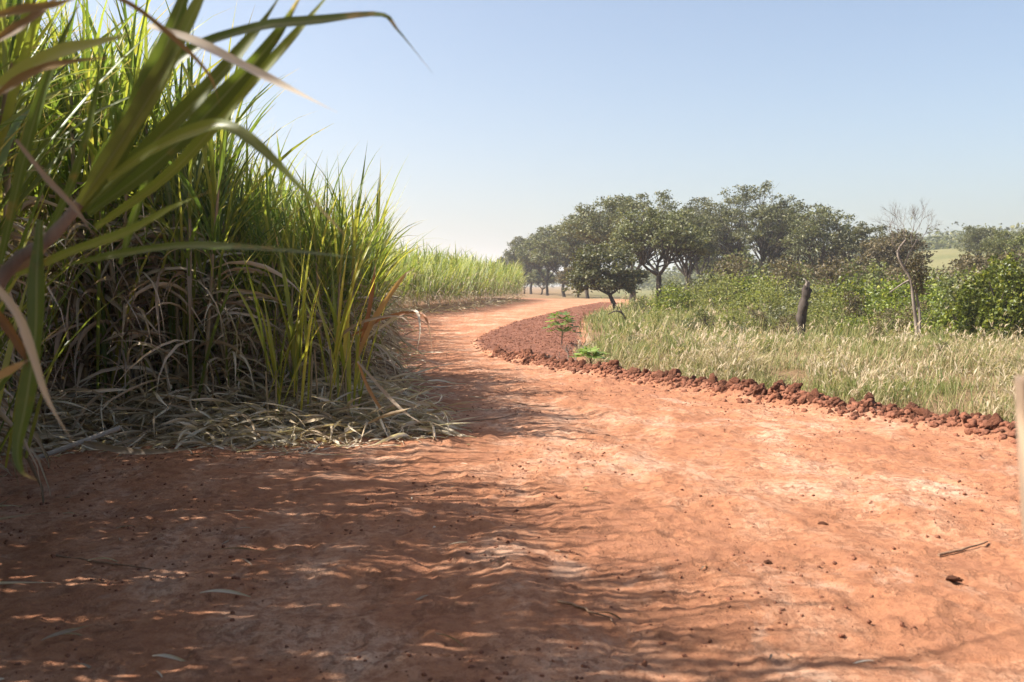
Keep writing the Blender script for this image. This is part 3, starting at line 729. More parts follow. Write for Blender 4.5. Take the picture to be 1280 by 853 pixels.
# ------------------------------------------------------------------ grass verge (one mass)
M_GRASS = leaf_mat('verge_grass', [(0, (.13, .165, .045)), (.3, (.22, .235, .075)), (.55, (.40, .34, .16)), (.8, (.52, .44, .25)), (1, (.36, .25, .13))], .35, 1.3, .55, .2)
M_GRASSG = leaf_mat('green_grass', [(0, (.11, .145, .036)), (.4, (.18, .215, .055)), (.75, (.28, .285, .085)), (1, (.40, .34, .14))], .35, 1.4, .55, .2)
M_PLUME = leaf_mat('grass_plume', [(0, (.34, .26, .15)), (.5, (.53, .44, .28)), (1, (.68, .60, .42))], .4, 1.2, .7, .1)
gr = MB()
def grass(n, y0, y1, x1, hmin, hmax, wid, mats, pl, seg=4):
    y = y0 + (y1 - y0) * rng.random(n); lim = np.minimum(x1, .66 * y + 3); x = lim * rng.random(n)
    ok = poly_sd(x, y, GRASS_POLY) < -.06 + .2 * rng.random(n) ** 3; x, y = x[ok], y[ok]
    den = fbm(x * .9, y * .9, 3, 31); ok = rng.random(len(x)) < .06 + 3.2 * (den - .40); x, y = x[ok], y[ok]; n = len(x)
    hs = .12 + 1.3 * fbm(x * .9, y * .9, 3, 64)
    edge_ = sstep(0, .7, -poly_sd(x, y, GRASS_POLY)); hs = hs * (.45 + .55 * edge_)
    green = fbm(x * .45, y * .45, 3, 47) + .2 * (rng.random(n) - .5) + .24 * sstep(19, 30, y) > .56
    z = height(x, y) - .02
    p0 = np.stack([x, y, z], -1); az = U(0, 6.28, n) * .55 + (-.6)
    h = U(hmin, hmax, n) * hs
    a = (p0, az, U(R(55), R(88), n), h, U(.6, 1.4, n) * wid * (.5 + y / 22.), U(.2, 1.5, n))
    for sel, m in ((green, mats[1]), (~green, mats[0])):
        if sel.any(): ribbons(gr, *[q[sel] for q in a], seg=seg, cross=2, twist=U(-1, 1, int(sel.sum())), power=1.6, m=m)
    s = (rng.random(n) < pl * np.where(green, .3, 1) * 1.15 * sstep(.36, .58, fbm(x * .6 + 4, y * .6, 3, 88))) ; k = int(s.sum())
    if k:                                             # seed plumes: a stem and a feathery head
        hp = h[s] * U(1.0, 1.4, k); pp = p0[s]; aa = az[s] + U(-.5, .5, k); ee = U(R(66), R(88), k)
        v, tt, q = ribbon_verts(pp, aa, ee, hp, np.full(k, .004) * (.5 + pp[:, 1] / 18), U(.1, .5, k), seg=3, cross=2, base=1.)
        gr.add(v.reshape(-1, 3), q, tt, mats[0]); tip = v[:, -1].mean(1)
        for _ in range(3):
            ribbons(gr, tip - np.array((0, 0, .02)) + rng.normal(size=(k, 3)) * .008, aa + U(-.8, .8, k), U(.2, 1.3, k), U(.07, .15, k) * (1 + pp[:, 1] / 60), U(.008, .018, k) * (.6 + pp[:, 1] / 22), U(.4, 1.6, k), seg=2, cross=2, m=2, base=.5)
grass(44000, 8.5, 16, 14, .18, .55, .0075, (0, 1), .36)
grass(64000, 15, 26, 22, .2, .6, .0085, (0, 1), .32)
grass(46000, 25, 45, 34, .3, .9, .011, (0, 1), .14, 3)
grass(26000, 44, 110, 80, .4, 1.1, .013, (0, 1), .08, 2)
tag(link('verge_grass', gr.mesh('verge_grass', [M_GRASS, M_GRASSG, M_PLUME])), 'pale seeding grass covering the verge right of the road', 'grass', None, 'stuff')

# ------------------------------------------------------------------ trees
M_BARK = bark_mat('dark_bark', (.030, .023, .019), (.085, .068, .056), 7, .3)
M_BARKL = bark_mat('pale_bark', (.11, .085, .065), (.27, .225, .185), 9, .2)
M_LEAF = leaf_mat('tree_leaf', [(0, (.07, .08, .034)), (.5, (.115, .125, .052)), (.85, (.17, .175, .076)), (1, (.27, .255, .125))], .3, 1.5, .45, .45)
M_LEAFG = leaf_mat('tree_leaf_green', [(0, (.07, .085, .028)), (.5, (.12, .14, .04)), (.85, (.19, .205, .06)), (1, (.28, .27, .09))], .35, 1.5, .5, .35)
M_LEAFB = leaf_mat('tree_leaf_brown', [(0, (.08, .07, .034)), (.5, (.14, .118, .058)), (.85, (.20, .16, .085)), (1, (.28, .22, .12))], .3, 1.4, .5, .3)
M_VINE = leaf_mat('vine_leaf', [(0, (.07, .10, .018)), (.5, (.15, .19, .03)), (.85, (.25, .29, .045)), (1, (.36, .36, .07))], .4, 1.5, .4, .4)
M_BLOOM = leaf_mat('pale_bloom', [(0, (.34, .35, .22)), (.6, (.55, .54, .40)), (1, (.7, .68, .55))], .3, 1.1, .6, .1)

def crown_tree(H, rx, ry, cb, trunk_r, lean=(0, 0), clumps=34, leaves=95, lsize=.17, clump_r=.62, stems=1, flat=.5, top=1., fork=.35, openness=.0, skirt=0., limbs=5):
    """returns (wood, leaves) meshbuilders; crown between heights cb and H, radii rx, ry around the leaned axis"""
    wood, lf = MB(), MB()
    axis_top = np.array((lean[0], lean[1], 0))
    cc = np.array((lean[0], lean[1], (cb + H) / 2)); rz = (H - cb) / 2
    cs = []
    tries = 0
    while len(cs) < clumps and tries < 6000:
        tries += 1
        dv = rng.normal(size=3); dv /= np.linalg.norm(dv); rr = (.45 + .55 * rng.random() ** .5)
        if dv[2] < -.15 - skirt: continue
        wv = .78 + .44 * vnoise(np.array([dv[0] * 1.6 + 7]), np.array([dv[1] * 1.6 + dv[2] * 1.1 + H]), int(H * 10))[0]
        p = cc + dv * np.array((rx, ry, rz)) * rr * wv
        if p[2] < cb - .3 * rz: continue
        if all(np.linalg.norm((p - q) / np.array((1, 1, .7))) > clump_r * (.75 + openness) for q in cs): cs.append(p)
    cs = np.array(cs)
    for st in range(stems):
        b = np.array((.0, .0, -.25)) if stems == 1 else np.array((rng.normal() * .35, rng.normal() * .2, -.25))
        fz = fork * (cb + .35 * (H - cb)) + .3
        f = b * .6 + axis_top * min(1, fz / H) * 1.1 + np.array((rng.normal() * .15, rng.normal() * .15, fz))
        mid = (b + f) / 2 + rng.normal(size=3) * .12 * (1, 1, 0)
        pth = catmull([b, mid, f], 7); tube(wood, pth, np.linspace(trunk_r * 1.25, trunk_r * .85, 8), 8, wob=.15)
        mine = cs[st::stems]
        if len(mine) == 0: continue
        ang = np.arctan2(mine[:, 1] - f[1], mine[:, 0] - f[0]); order = np.argsort(ang)
        for grp in np.array_split(order, min(limbs, max(1, len(order) // 3))):
            if len(grp) == 0: continue
            g = mine[grp]; tgt = g.mean(0) * .75 + f * .25; tgt[2] = f[2] + (g[:, 2].mean() - f[2]) * .62
            m1 = f + (tgt - f) * .5 + np.array((rng.normal() * .2, rng.normal() * .2, -.05 * H * rng.random()))
            limb = catmull([f, m1, tgt], 6); tube(wood, limb, np.linspace(trunk_r * .62, trunk_r * .3, 7), 6, cap=False, wob=.1)
            for p in g:
                s = limb[rng.integers(3, 7)]; mm = (s + p) / 2 + rng.normal(size=3) * .16 - np.array((0, 0, .08))
                br = catmull([s, mm, p], 4); tube(wood, br, np.linspace(trunk_r * .24, .012, 5), 4, cap=False)
                for _ in range(3):
                    e = p + rng.normal(size=3) * clump_r * np.array((.7, .7, .4)); tube(wood, [br[3], (br[3] + e) / 2 + rng.normal(size=3) * .06, e], [.016, .011, .006], 3, cap=False)
    for p in cs:
        n = int(leaves * (.6 + .8 * rng.random())); sub = p + rng.normal(size=(6, 3)) * clump_r * np.array((.46, .46, .2))
        q = sub[rng.integers(0, 6, n)] + rng.normal(size=(n, 3)) * clump_r * np.array((.26, .26, .15))
        leaf_cards(lf, q, np.full(n, lsize), flat=flat)
    return wood, lf
def tree(name, label, px, dd, base_px=None, group=None, mats=(M_BARK, M_LEAF), cat='tree', **k):
    x = (px - 640) / FPX * dd; z = gz(x, dd)
    w, l = crown_tree(**k)
    t = thing(name, label, cat, (x, dd, z), 0, group)
    link('trunk', w.mesh('trunk', [mats[0]]), t); link('crown', l.mesh('crown', [mats[1]]), t)
    return t
TG = 'trees along the far side of the grass verge'
def tall(ytop, dd): return 1.5 + (357 - ytop) / FPX * dd
def wide(px, dd): return px / FPX * dd
def quick(name, lab, bx_, dd, cx, hw, ytop, ybot, tr=.2, mats=(M_BARK, M_LEAF), group=TG, dens=1., **k):
    H = tall(ytop, dd); x0 = (bx_ - 640) / FPX * dd; zz = gz(x0, dd); H -= zz
    hw *= 1.12; k.setdefault('skirt', .12); rx = wide(hw, dd); cb = max(.5, tall(ybot, dd) - zz)
    area = rx * (H - cb); cr_ = k.pop('clump_r', .36 + .047 * H)
    n = int(dens * 4.5 * rx * (H - cb) / cr_ ** 1.6 * .62) + 8
    return tree(name, lab, bx_, dd, group=group, mats=mats, H=H, rx=rx, ry=max(rx * .8, 1.3), cb=cb, trunk_r=tr, lean=(wide(cx - bx_, dd), 0), clumps=min(n, 150), clump_r=cr_, lsize=k.pop('lsize', .10 + .0012 * dd), **k)

quick('acacia_tree', 'small dark acacia leaning left over the tilled strip beside the bend', 773, 56, 755, 44, 309, 384, .13, dens=1.25, fork=.5, skirt=.5, leaves=110)
quick('acacia_tree', 'forked acacia with a rounded crown just right of the small leaning acacia', 827, 62, 822, 52, 262, 345, .19, dens=1.15, fork=.55, leaves=105)
quick('acacia_tree', 'twin-stemmed acacia behind and right of the forked acacia', 862, 76, 856, 34, 266, 345, .17, stems=2, fork=.5, leaves=100)
quick('acacia_tree', 'broad tall acacia rising behind the small leaning acacia', 790, 92, 780, 68, 241, 345, .26, dens=1.05, fork=.4, leaves=110)
quick('broad_tree', 'widest and tallest dark tree in the middle of the tree row', 940, 92, 935, 70, 237, 350, .3, fork=.38, dens=.85, openness=.15, leaves=105)
quick('broad_tree', 'open crowned tree with sky showing through, right of the tallest tree', 1028, 86, 1024, 40, 257, 350, .17, fork=.45, dens=.75, openness=.2)
quick('broad_tree', 'flat spreading tree with layered crown left of the bare dead tree', 1072, 84, 1074, 36, 280, 335, .15, fork=.55, dens=.8, openness=.1)
quick('broad_tree', 'dull brown-green tree right behind the bare dead tree', 1112, 70, 1118, 34, 290, 372, .14, mats=(M_BARK, M_LEAFB), fork=.5)
quick('acacia_tree', 'acacia in the far row, nearest the broad tall acacia', 735, 112, 735, 36, 262, 358, .2, fork=.45, leaves=105)
quick('acacia_tree', 'acacia in the far row with its dark trunk beside the road end', 706, 128, 704, 33, 283, 356, .2, fork=.45)
quick('acacia_tree', 'acacia in the far row above the last visible stretch of road', 684, 146, 682, 30, 291, 356, .2, fork=.45)
quick('acacia_tree', 'second farthest acacia of the far row, behind the end of the cane', 664, 168, 663, 26, 297, 356, .2, fork=.45)
quick('acacia_tree', 'farthest and smallest looking acacia of the far row, left end', 645, 192, 646, 22, 315, 358, .2, fork=.45)
quick('broad_tree', 'tree filling the gap between the twin-stemmed acacia and the tallest tree', 880, 112, 872, 36, 252, 352, .2, fork=.45, dens=.8)
quick('broad_tree', 'dense tree close behind the tallest tree on its right side', 985, 104, 985, 34, 262, 356, .22, fork=.4)
quick('broad_tree', 'low dark tree behind the trunks of the twin-stemmed acacia', 905, 120, 905, 36, 300, 362, .15, mats=(M_BARK, M_LEAFG))
quick('broad_tree', 'low bushy tree beneath the open crowned tree', 1045, 95, 1045, 42, 318, 366, .14, mats=(M_BARK, M_LEAFB), dens=.8)
quick('scrub_tree', 'low rounded scrub tree under the farthest acacias beside the road end', 655, 176, 655, 16, 334, 364, .12, mats=(M_BARK, M_LEAFG), dens=1.3)
quick('scrub_tree', 'low scrub tree filling the gap between two far row trunks', 676, 160, 676, 15, 336, 364, .12, dens=1.3)
quick('scrub_tree', 'dull low scrub tree below the acacia nearest the broad one', 722, 122, 722, 22, 332, 366, .12, mats=(M_BARK, M_LEAFB), dens=1.2)
quick('slender_tree', 'tall airy tree standing above the brown scrub at the right edge', 1226, 118, 1226, 20, 284, 330, .14, group=None, fork=.7, dens=2., lsize=.15, leaves=170)
quick('broad_tree', 'spreading tree with flat crown at the right edge behind the vine mound', 1262, 84, 1268, 40, 290, 345, .16, mats=(M_BARK, M_LEAFG), group=None, dens=1.3, lsize=.14, leaves=150)
quick('scrub_tree', 'dull brown scrub tree with low crown above the vine mound', 1245, 58, 1250, 46, 316, 378, .11, mats=(M_BARK, M_LEAFB), group=None, dens=1.0)
quick('broad_tree', 'half seen green tree cut by the right edge of the picture', 1310, 70, 1310, 50, 290, 380, .2, mats=(M_BARK, M_LEAFG), group=None)

# shrubs of the undergrowth
def shrub_mb(w, h, n, ls, bark=M_BARK):
    wood, lf = MB(), MB(); cs = []
    for _ in range(n):
        a = rng.random() * 6.28; r = w * rng.random() ** .6; z = h * (.12 + .8 * rng.random()) * (1.05 - .5 * (r / w) ** 2)
        cs.append((math.cos(a) * r, math.sin(a) * r, z))
    for p in np.array(cs):
        tube(wood, [(p[0] * .1, p[1] * .1, -.1), p * .55 + rng.normal(size=3) * .05, p], [.02, .014, .006], 4, cap=False)
        k = 60; q = p + rng.normal(size=(k, 3)) * np.array((.2, .2, .15)) * (w / .9); leaf_cards(lf, q, np.full(k, ls), flat=.7)
    return wood, lf
shrubs = []
M_WEED = leaf_mat('weed_leaf', [(0, (.12, .15, .04)), (.5, (.20, .225, .06)), (1, (.32, .31, .10))], .4, 1.5, .5, .3, ovar=.5)
for k, (w, h, n, ls, mat) in enumerate(((.9, 1.5, 30, .11, M_LEAFG), (1.1, 1.2, 34, .10, M_LEAF), (.8, 1.9, 30, .10, M_LEAFB), (1., 1.3, 32, .12, M_VINE), (1.0, 1.5, 34, .085, M_WEED))):
    a, b = shrub_mb(w, h, n, ls); shrubs.append((a.mesh('stems', [M_BARK]), b.mesh('foliage', [mat])))
SH = ['olive green leafy shrub of the undergrowth before the trees', 'grey-green rounded shrub of the undergrowth before the trees', 'brownish tall shrub of the undergrowth before the trees',
      'bright green shrub of the undergrowth before the trees', 'soft yellow-green bush of tall weeds before the trees']
SG = ['olive shrubs', 'grey-green shrubs', 'brownish shrubs', 'bright green shrubs', 'yellow-green weed bushes']
first = {}
def put_shrub(k, px, dd, s, label=None):
    x = (px - 640) / FPX * dd; loc = (x, dd, gz(x, dd)); rz = rng.random() * 6.28; sc = (s * (.9 + .3 * rng.random()), s, s * (.8 + .35 * rng.random()))
    if k not in first:
        t = first[k] = thing('shrub', SH[k], 'shrub', loc, rz, SG[k]); t.scale = sc
        link('stems', shrubs[k][0], t); link('foliage', shrubs[k][1], t)
    else:
        t = dup(first[k], loc, rz, sc, label=SH[k], group=SG[k])
    if label:
        t['label'] = label
        if 'group' in t: del t['group']
    return t
for px_, d_, s_, k_ in ((1075, 27, .5, 3), (1050, 28, .55, 0), (1110, 28.5, .6, 2), (1165, 27, .55, 3), (1180, 29, .7, 1), (1020, 33, .6, 0), (1135, 31, .8, 0), (985, 27, .42, 2), (860, 30, .4, 1), (820, 32, .4, 4), (1220, 30, .9, 2), (1235, 33, 1.1, 0), (1280, 28, 1.1, 3)):
    put_shrub(k_, px_, d_, s_)
for px_, d_, s_, k_ in ((925, 27, .4, 1), (1000, 38, .8, 1), (1062, 33, .7, 2), (1145, 28, .55, 2), (1095, 24, .3, 2), (900, 24.5, .28, 4), (960, 21, .22, 4), (795, 24, .28, 1), (760, 22, .25, 4), (1180, 19, .22, 2), (850, 19.5, .2, 4)):
    put_shrub(k_, px_, d_, s_)
put_shrub(4, 915, 30, .62); put_shrub(3, 1095, 33, .7); put_shrub(0, 880, 33, .6); put_shrub(1, 985, 32, .7); put_shrub(2, 945, 31, .55)
for px, dd, s, k in ((1060, 36, .8, 4), (1030, 40, .9, 0), (1080, 42, .9, 3), (1165, 30, .75, 3), (1185, 33, .8, 0), (1205, 27, .65, 0), (1120, 34, .8, 4), (1010, 44, .9, 1), (960, 42, .9, 4), (935, 48, 1., 1),
                     (905, 46, .9, 4), (890, 55, 1., 0), (860, 52, .8, 4), (840, 47, .7, 1), (800, 50, .5, 0), (975, 55, 1.1, 2), (1000, 60, 1.2, 0), (1050, 56, 1.2, 2), (1090, 58, 1.2, 0), (1130, 52, 1.1, 2),
                     (1160, 46, 1.0, 1), (1190, 50, 1.1, 2), (1215, 46, 1.0, 2), (1240, 48, 1.2, 2), (1270, 44, 1.2, 0), (1175, 64, 1.2, 0), (1205, 70, 1.3, 2), (920, 66, 1.3, 2), (950, 70, 1.4, 0), (985, 72, 1.4, 1),
                     (1020, 68, 1.3, 2), (1060, 72, 1.4, 0), (1100, 76, 1.4, 2), (880, 72, 1.1, 1), (905, 82, 1.6, 2), (840, 84, 1.1, 0), (1145, 78, 1.4, 0), (1180, 84, 1.4, 1), (1290, 34, 1., 1), (1300, 28, .8, 0), (965, 36, .6, 0),
                     (1000, 30, .45, 4), (1040, 31, .5, 4), (1150, 37, .9, 0), (1225, 36, .9, 4), (930, 88, 1.8, 0), (965, 92, 1.9, 2), (1005, 90, 1.8, 0), (1040, 94, 1.8, 2), (1075, 96, 1.7, 0), (1110, 98, 1.7, 1)):
    if dd < 50 and rng.random() < .45: k = (3, 4)[rng.integers(0, 2)]
    put_shrub(k, px, dd, s * 1.4)
t = put_shrub(0, 1200, 42, 1.1, 'shrub veiled in pale cream blossom behind the bare dead tree')
x0, y0, z0 = t.location
lf = MB(); q = rng.normal(size=(420, 3)) * np.array((1.0, .8, .2)) + np.array((0, 0, 1.55)); leaf_cards(lf, q, np.full(420, .1)); link('blossom', lf.mesh('blossom', [M_BLOOM]), t)

# vine mound at the right edge
def mound(name, label, px, dd, w, h, mat, n, ls):
    x = (px - 640) / FPX * dd; t = thing(name, label, 'shrub', (x, dd, gz(x, dd)))
    wood, lf = MB(), MB()
    th = U(0, 6.28, n); ph = np.arccos(U(-.05, 1, n)); dv = np.stack([np.sin(ph) * np.cos(th), np.sin(ph) * np.sin(th), np.cos(ph)], -1)
    k = 1 + .55 * (vnoise(dv[:, 0] * 2.2 + 4, dv[:, 1] * 2.2 + dv[:, 2] * 2.1 + 8, 5) - .5) + .35 * (vnoise(dv[:, 0] * 5 + 4, dv[:, 1] * 5 + dv[:, 2] * 5, 6) - .5)
    r = k * (1 - .28 * rng.random(n) ** 2)
    leaf_cards(lf, dv * r[:, None] * np.array((w, w * .8, h)), np.full(n, ls), flat=.9, aspect=1.2)
    for _ in range(14):
        a = rng.random() * 6.28; e = np.array((math.cos(a) * w * .6, math.sin(a) * w * .5, h * (.5 + .4 * rng.random()))); tube(wood, [(e[0] * .15, e[1] * .15, -.1), e * .5 + rng.normal(size=3) * .1, e], [.05, .03, .012], 5)
    link('stems', wood.mesh('stems', [M_BARK]), t); link('foliage', lf.mesh('foliage', [mat]), t); return t
mound('vine_mound', 'dense bright green mound of climbing vine at the right edge', 1252, 25, 1.05, 1.75, M_VINE, 8500, .085)
mound('vine_mound', 'lower skirt of climbing vine left of the big vine mound', 1205, 25.5, .6, .85, M_VINE, 2600, .08)

# broken stump
x, y = wide(1003 - 640, 25), 25.
t = thing('tree_stump', 'dark broken trunk standing alone in the grass', 'stump', (x, y, gz(x, y)))
m = MB(); p = catmull([(-.06, 0, -.2), (-.02, .02, .35), (.0, 0, .8), (.07, .0, 1.2), (.09, 0, 1.5)], 16); tube(m, p, np.array([.13, .10, .085, .09, .10, .085, .105, .12, .10, .11, .12, .10, .11, .095, .11, .085, .05]), 10, wob=.75); link('trunk', m.mesh('trunk', [M_BARK]), t)
m = MB(); tube(m, [(.07, -.02, 1.42), (.10, -.03, 1.56), (.02, -.02, 1.66)], [.05, .035, .006], 6, wob=.3); tube(m, [(.12, -.02, 1.40), (.15, -.02, 1.54), (.14, -.02, 1.60)], [.04, .025, .006], 6, wob=.3); link('splinter', m.mesh('splinter', [M_BARKL]), t)

# bare dead tree with a dried creeper
dd = 25.
t = thing('dead_tree', 'bare dead tree with pale twin trunk and dried creeper clump', 'tree', (wide(1143 - 640, dd), dd, gz(wide(1143 - 640, dd), dd)))
m = MB()
tube(m, catmull(rel(t, [P(1148, 440, dd), P(1146, 410, dd), P(1142, 380, dd), P(1138, 350, dd), P(1128, 332, dd), P(1122, 315, dd), P(1132, 300, dd)]), 18), np.linspace(.055, .022, 19), 8, wob=.3)
tube(m, catmull(rel(t, [P(1146, 440, dd + .05), P(1150, 400, dd - .05), P(1146, 370, dd + .05), P(1142, 345, dd)]), 12), np.linspace(.04, .028, 13), 7, wob=.25)
tube(m, catmull(rel(t, [P(1138, 350, dd), P(1128, 355, dd), P(1112, 366, dd)]), 6), np.linspace(.03, .015, 7), 6)
tube(m, catmull(rel(t, [P(1130, 335, dd), P(1136, 318, dd), P(1146, 300, dd)]), 6), np.linspace(.024, .012, 7), 6)
link('trunk', m.mesh('trunk', [M_BARKL]), t)
m = MB(); 
def twig(p, d_, L, r, lev):
    e = p + d_ * L; mid = (p + e) / 2 + rng.normal(size=3) * L * .09; tube(m, [p, mid, e], [r, r * .8, r * .55], 4, cap=False)
    if lev == 0: return
    for _ in range(3 if lev > 1 else 2 + rng.integers(0, 3)):
        nd_ = d_ + rng.normal(size=3) * .36 + np.array((0, 0, .13)); nd_ /= np.linalg.norm(nd_); twig(p + (e - p) * (.55 + .45 * rng.random()), nd_, L * (.62 + .25 * rng.random()), r * .6, lev - 1)
for s, e in (((1132, 302), (1118, 285)), ((1132, 302), (1130, 282)), ((1146, 300), (1150, 280)), ((1140, 306), (1142, 285)), ((1122, 318), (1112, 300)), ((1146, 302), (1158, 290))):
    a, b = rel(t, [P(*s, dd), P(*e, dd)]); L = np.linalg.norm(b - a); twig(a, (b - a) / L, L, .009, 4)
link('branches', m.mesh('branches', [bark_mat('grey_twig', (.11, .09, .08), (.22, .19, .165), 9, .3)]), t)
lf = MB()
for px, py, s, n in ((1147, 348, .15, 330), (1140, 334, .12, 170), (1151, 362, .12, 220), (1148, 322, .13, 120), (1154, 345, .14, 200)):
    c = rel(t, [P(px, py, dd)])[0]; leaf_cards(lf, c + rng.normal(size=(n, 3)) * s * np.array((.7, .7, .8)), np.full(n, .06))
link('creeper', lf.mesh('creeper', [M_LEAFB]), t)

# dead fallen branch below the small acacia, lone twiggy saplings
t = thing('fallen_branch', 'crooked dark dead branch poking out of the grass below the small leaning acacia', 'branch', (*G(800, 418), 0))
m = MB(); dd = 38.; tube(m, catmull(rel(t, [P(805, 424, dd), P(793, 410, dd), P(783, 402, dd), P(778, 392, dd), P(770, 389, dd), P(760, 393, dd)]), 16), np.linspace(.07, .025, 17), 6, wob=.3)
tube(m, rel(t, [P(778, 392, dd), P(774, 384, dd)]), [.03, .012], 5); link('limb', m.mesh('limb', [M_BARK]), t)
for px, py, dd, hpx, lab in ((888, 410, 30, 30, 'thin bare sapling stem standing in the weeds left of the stump'), (716, 460, 18.6, 36, 'dry grey twiggy weed beside the lower castor plant'), (958, 372, 60, 50, 'thin dead pole-like sapling before the tallest tree')):
    x = wide(px - 640, dd); t = thing('bare_sapling', lab, 'sapling', (x, dd, gz(x, dd))); m = MB(); H = wide(hpx, dd)
    for _ in range(4):
        dv = np.array((rng.normal() * .35, rng.normal() * .3, 1.)); dv /= np.linalg.norm(dv); twig(np.array((0, 0, -.05)), dv, H * .5, .012 if dd < 40 else .03, 2)
    link('stems', m.mesh('stems', [M_BARKL if dd < 20 else M_BARK]), t)

# castor plants: palmate leaves on thin stalks
M_CASTOR = leaf_mat('castor_leaf', [(0, (.10, .17, .04)), (.6, (.18, .27, .055)), (1, (.27, .34, .08))], .35, 1.5, .35, .5)
def castor(label, px, py, dd, h, n, rad):
    x = wide(px - 640, dd); t = thing('castor_plant', label, 'plant', (x, dd, gz(x, dd)))
    m = MB(); tube(m, [(0, 0, -.05), (.02, 0, h * .4), (-.02, 0, h * .8)], [.018, .014, .008], 6); link('stem', m.mesh('stem', [M_STALKP]), t)
    for i in range(n):
        a = i * 2.4 + rng.random() * .5; z = h * (.25 + .65 * i / n); r = rad * (1.0 - .4 * i / n) * (.7 + .5 * rng.random()); c = np.array((math.cos(a) * r, math.sin(a) * r, z + .12))
        m = MB(); tube(m, [(0, 0, z * .8), c * .6 + np.array((0, 0, .05)), c], [.006, .005, .004], 4, cap=False)
        S = .2 + .1 * rng.random(); out_ = np.array((math.cos(a), math.sin(a), -.35)); out_ /= np.linalg.norm(out_); sd = np.array((-math.sin(a), math.cos(a), 0)); up = np.cross(out_, sd)
        th = np.linspace(-2.7, 2.7, 29); rr = S * (.42 + .58 * (.5 + .5 * np.cos(th * 7 / 2.7 * math.pi / 1.0)) ** .8) * (1 - .12 * np.abs(th))
        v = [c] + [c + out_ * math.cos(q) * r_ + sd * math.sin(q) * r_ - up * (-.25) * r_ ** 2 / S for q, r_ in zip(th, rr)]
        m.add(np.array(v), np.array([[0, j, j + 1] for j in range(1, 29)])); link('leaf', m.mesh('leaf', [M_CASTOR], smooth=False), t)
castor('leafy castor plant with broad lobed leaves on the edge of the tilled strip', 702, 425, 24.5, .75, 16, .28)
castor('low castor plant with lobed leaves beside the clod ridge', 738, 470, 18.0, .26, 8, .15)

# distant forest on the ridge (one mass) and far tree rows
fo = MB(); n = 900
rr = U(290, 420, n); an = U(.12, .75, n); cx = rr * np.sin(an); cy = rr * np.cos(an)
hz_ = height(cx, cy)
for i in range(n):
    k = 34; h = 4 + 4.5 * rng.random(); q = np.array((cx[i], cy[i], hz_[i] + h * .55)) + rng.normal(size=(k, 3)) * np.array((1.7, 1.7, h * .24)); leaf_cards(fo, q, np.full(k, 1.25))
n = 700; rr = U(600, 1000, n); an = U(-.05, .8, n); cx = rr * np.sin(an); cy = rr * np.cos(an); hz_ = height(cx, cy)
for i in range(n):
    k = 22; h = 7 + 5 * rng.random(); q = np.array((cx[i], cy[i], hz_[i] + h * .5)) + rng.normal(size=(k, 3)) * np.array((4, 4, h * .22)); leaf_cards(fo, q, np.full(k, 2.8))
tag(link('distant_forest', fo.mesh('distant_forest', [M_LEAFG])), 'dark wood along the far ridge at the right', 'forest', None, 'stuff')

# ------------------------------------------------------------------ weathered post close by at the right edge
dd = 1.5
def post_mat():
    m, nt, out = newmat('weathered_wood'); L = nt.links.new
    tc = nd(nt, 'ShaderNodeTexCoord'); mp = nd(nt, 'ShaderNodeMapping'); mp.inputs['Scale'].default_value = (14, 14, .8); L(tc.outputs['Object'], mp.inputs['Vector'])
    n = noise(nt, mp.outputs[0], 3, 6, .65, .6); col = ramp(nt, n, [(.3, (.15, .10, .068)), (.6, (.29, .20, .13)), (.8, (.40, .28, .175))])
    p = nd(nt, 'ShaderNodeBsdfPrincipled'); p.inputs['Roughness'].default_value = .85; L(col, p.inputs['Base Color'])
    b = nd(nt, 'ShaderNodeBump'); b.inputs['Strength'].default_value = .4; b.inputs['Distance'].default_value = .01; L(n, b.inputs['Height']); L(b.outputs[0], p.inputs['Normal']); L(p.outputs[0], out.inputs['Surface']); return m
top = P(1262, 468, dd); 
import bmesh
bm = bmesh.new(); bmesh.ops.create_cube(bm, size=1)
Hh = float(top[2]) + .3
for v in bm.verts: v.co = Vector((v.co.x * .12, v.co.y * .12, v.co.z * Hh))
for v in bm.verts:
    if v.co.z > 0 : v.co.z += -.25 * v.co.x
bmesh.ops.subdivide_edges(bm, edges=bm.edges[:], cuts=6, use_grid_fill=True)
bmesh.ops.bevel(bm, geom=[e for e in bm.edges if e.is_boundary or (len(e.link_faces) == 2 and e.calc_face_angle() > .8)], offset=.014, segments=3, affect='EDGES')
for v in bm.verts: v.co += Vector((.006 * math.sin(v.co.z * 9), .005 * math.sin(v.co.z * 7 + 1), 0))
me = bpy.data.meshes.new('fence_post'); bm.to_mesh(me); bm.free(); me.materials.append(post_mat())
for p in me.polygons: p.use_smooth = True
lean = math.atan(18 / 150)
o = link('fence_post', me, None, (top[0] + .081 + math.sin(lean) * Hh * .5, dd, top[2] - Hh * .5)); o.rotation_euler = (0, -lean, R(-29))
tag(o, 'blurred weathered wooden post leaning at the right edge, close by', 'post')

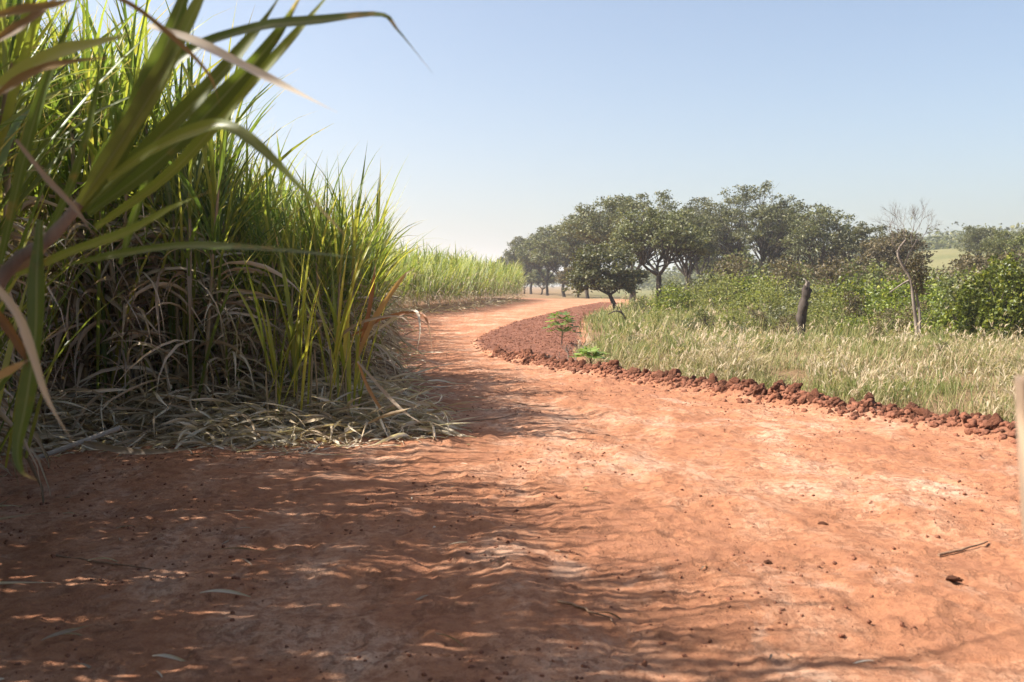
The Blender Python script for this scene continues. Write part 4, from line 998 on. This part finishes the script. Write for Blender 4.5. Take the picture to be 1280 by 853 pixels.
# ------------------------------------------------------------------ light, sky, camera
SUN_EL, SUN_DIR = R(45), Vector((-1, -.03, 0)).normalized()
to_sun = Vector((SUN_DIR.x * math.cos(SUN_EL), SUN_DIR.y * math.cos(SUN_EL), math.sin(SUN_EL)))
sd = bpy.data.lights.new('sun', 'SUN'); sd.energy = 4.8; sd.angle = R(.53); sd.color = (1, .945, .865)
so = bpy.data.objects.new('sun', sd); COL.objects.link(so); so.rotation_euler = to_sun.to_track_quat('Z', 'Y').to_euler(); so.location = (-20, 8, 25)
w = bpy.data.worlds.new('World'); scene.world = w; w.use_nodes = True; nt = w.node_tree
bg = nt.nodes['Background']; sk = nt.nodes.new('ShaderNodeTexSky'); sk.sky_type = 'NISHITA'; sk.sun_disc = False
sk.sun_elevation = SUN_EL; sk.sun_rotation = math.atan2(SUN_DIR.x, SUN_DIR.y); sk.air_density = .95; sk.dust_density = 4.5; sk.ozone_density = .6; sk.altitude = 500
nt.links.new(sk.outputs[0], bg.inputs[0]); bg.inputs[1].default_value = .075

HAZE = 1
if HAZE:
    hz = MB(); lo, hi = np.array((-2550, -55, -4.)), np.array((2550, 2550, 62.))
    c8 = np.array([[(lo, hi)[i][0], (lo, hi)[j][1], (lo, hi)[k][2]] for i in (0, 1) for j in (0, 1) for k in (0, 1)])
    hz.add(c8, [[0, 1, 3, 2], [4, 6, 7, 5], [0, 4, 5, 1], [2, 3, 7, 6], [0, 2, 6, 4], [1, 5, 7, 3]])
    mm, nt_, out_n = newmat('haze_air'); pv = nt_.nodes.new('ShaderNodeVolumePrincipled'); pv.inputs['Color'].default_value = (.94, .97, 1., 1); pv.inputs['Density'].default_value = .0006; pv.inputs['Anisotropy'].default_value = .45
    nt_.links.new(pv.outputs[0], out_n.inputs['Volume']); tag(link('haze', hz.mesh('haze', [mm], smooth=False)), 'pale haze in the air', 'haze', None, 'stuff')
cam = bpy.data.cameras.new('camera'); cam.sensor_width = 36; cam.lens = 36 * FPX / 1280; cam.clip_start = .05; cam.clip_end = 8000
cam.dof.use_dof = True; cam.dof.focus_distance = 13.; cam.dof.aperture_fstop = 3.6
co = bpy.data.objects.new('camera', cam); COL.objects.link(co); co.location = (0, 0, CAM_Z); co.rotation_euler = (R(90) - PITCH, 0, 0)
scene.camera = co
scene.render.resolution_x, scene.render.resolution_y = 1024, 682
scene.view_settings.view_transform = 'Standard'; scene.view_settings.look = 'None'; scene.view_settings.gamma = 1; scene.view_settings.exposure = 1.5
cy = scene.cycles; cy.max_bounces = 6; cy.diffuse_bounces = 3; cy.glossy_bounces = 2; cy.transmission_bounces = 3; cy.transparent_max_bounces = 6
cy.volume_bounces = 2; cy.use_denoising = True
print('near', n_near, 'far', n_far)
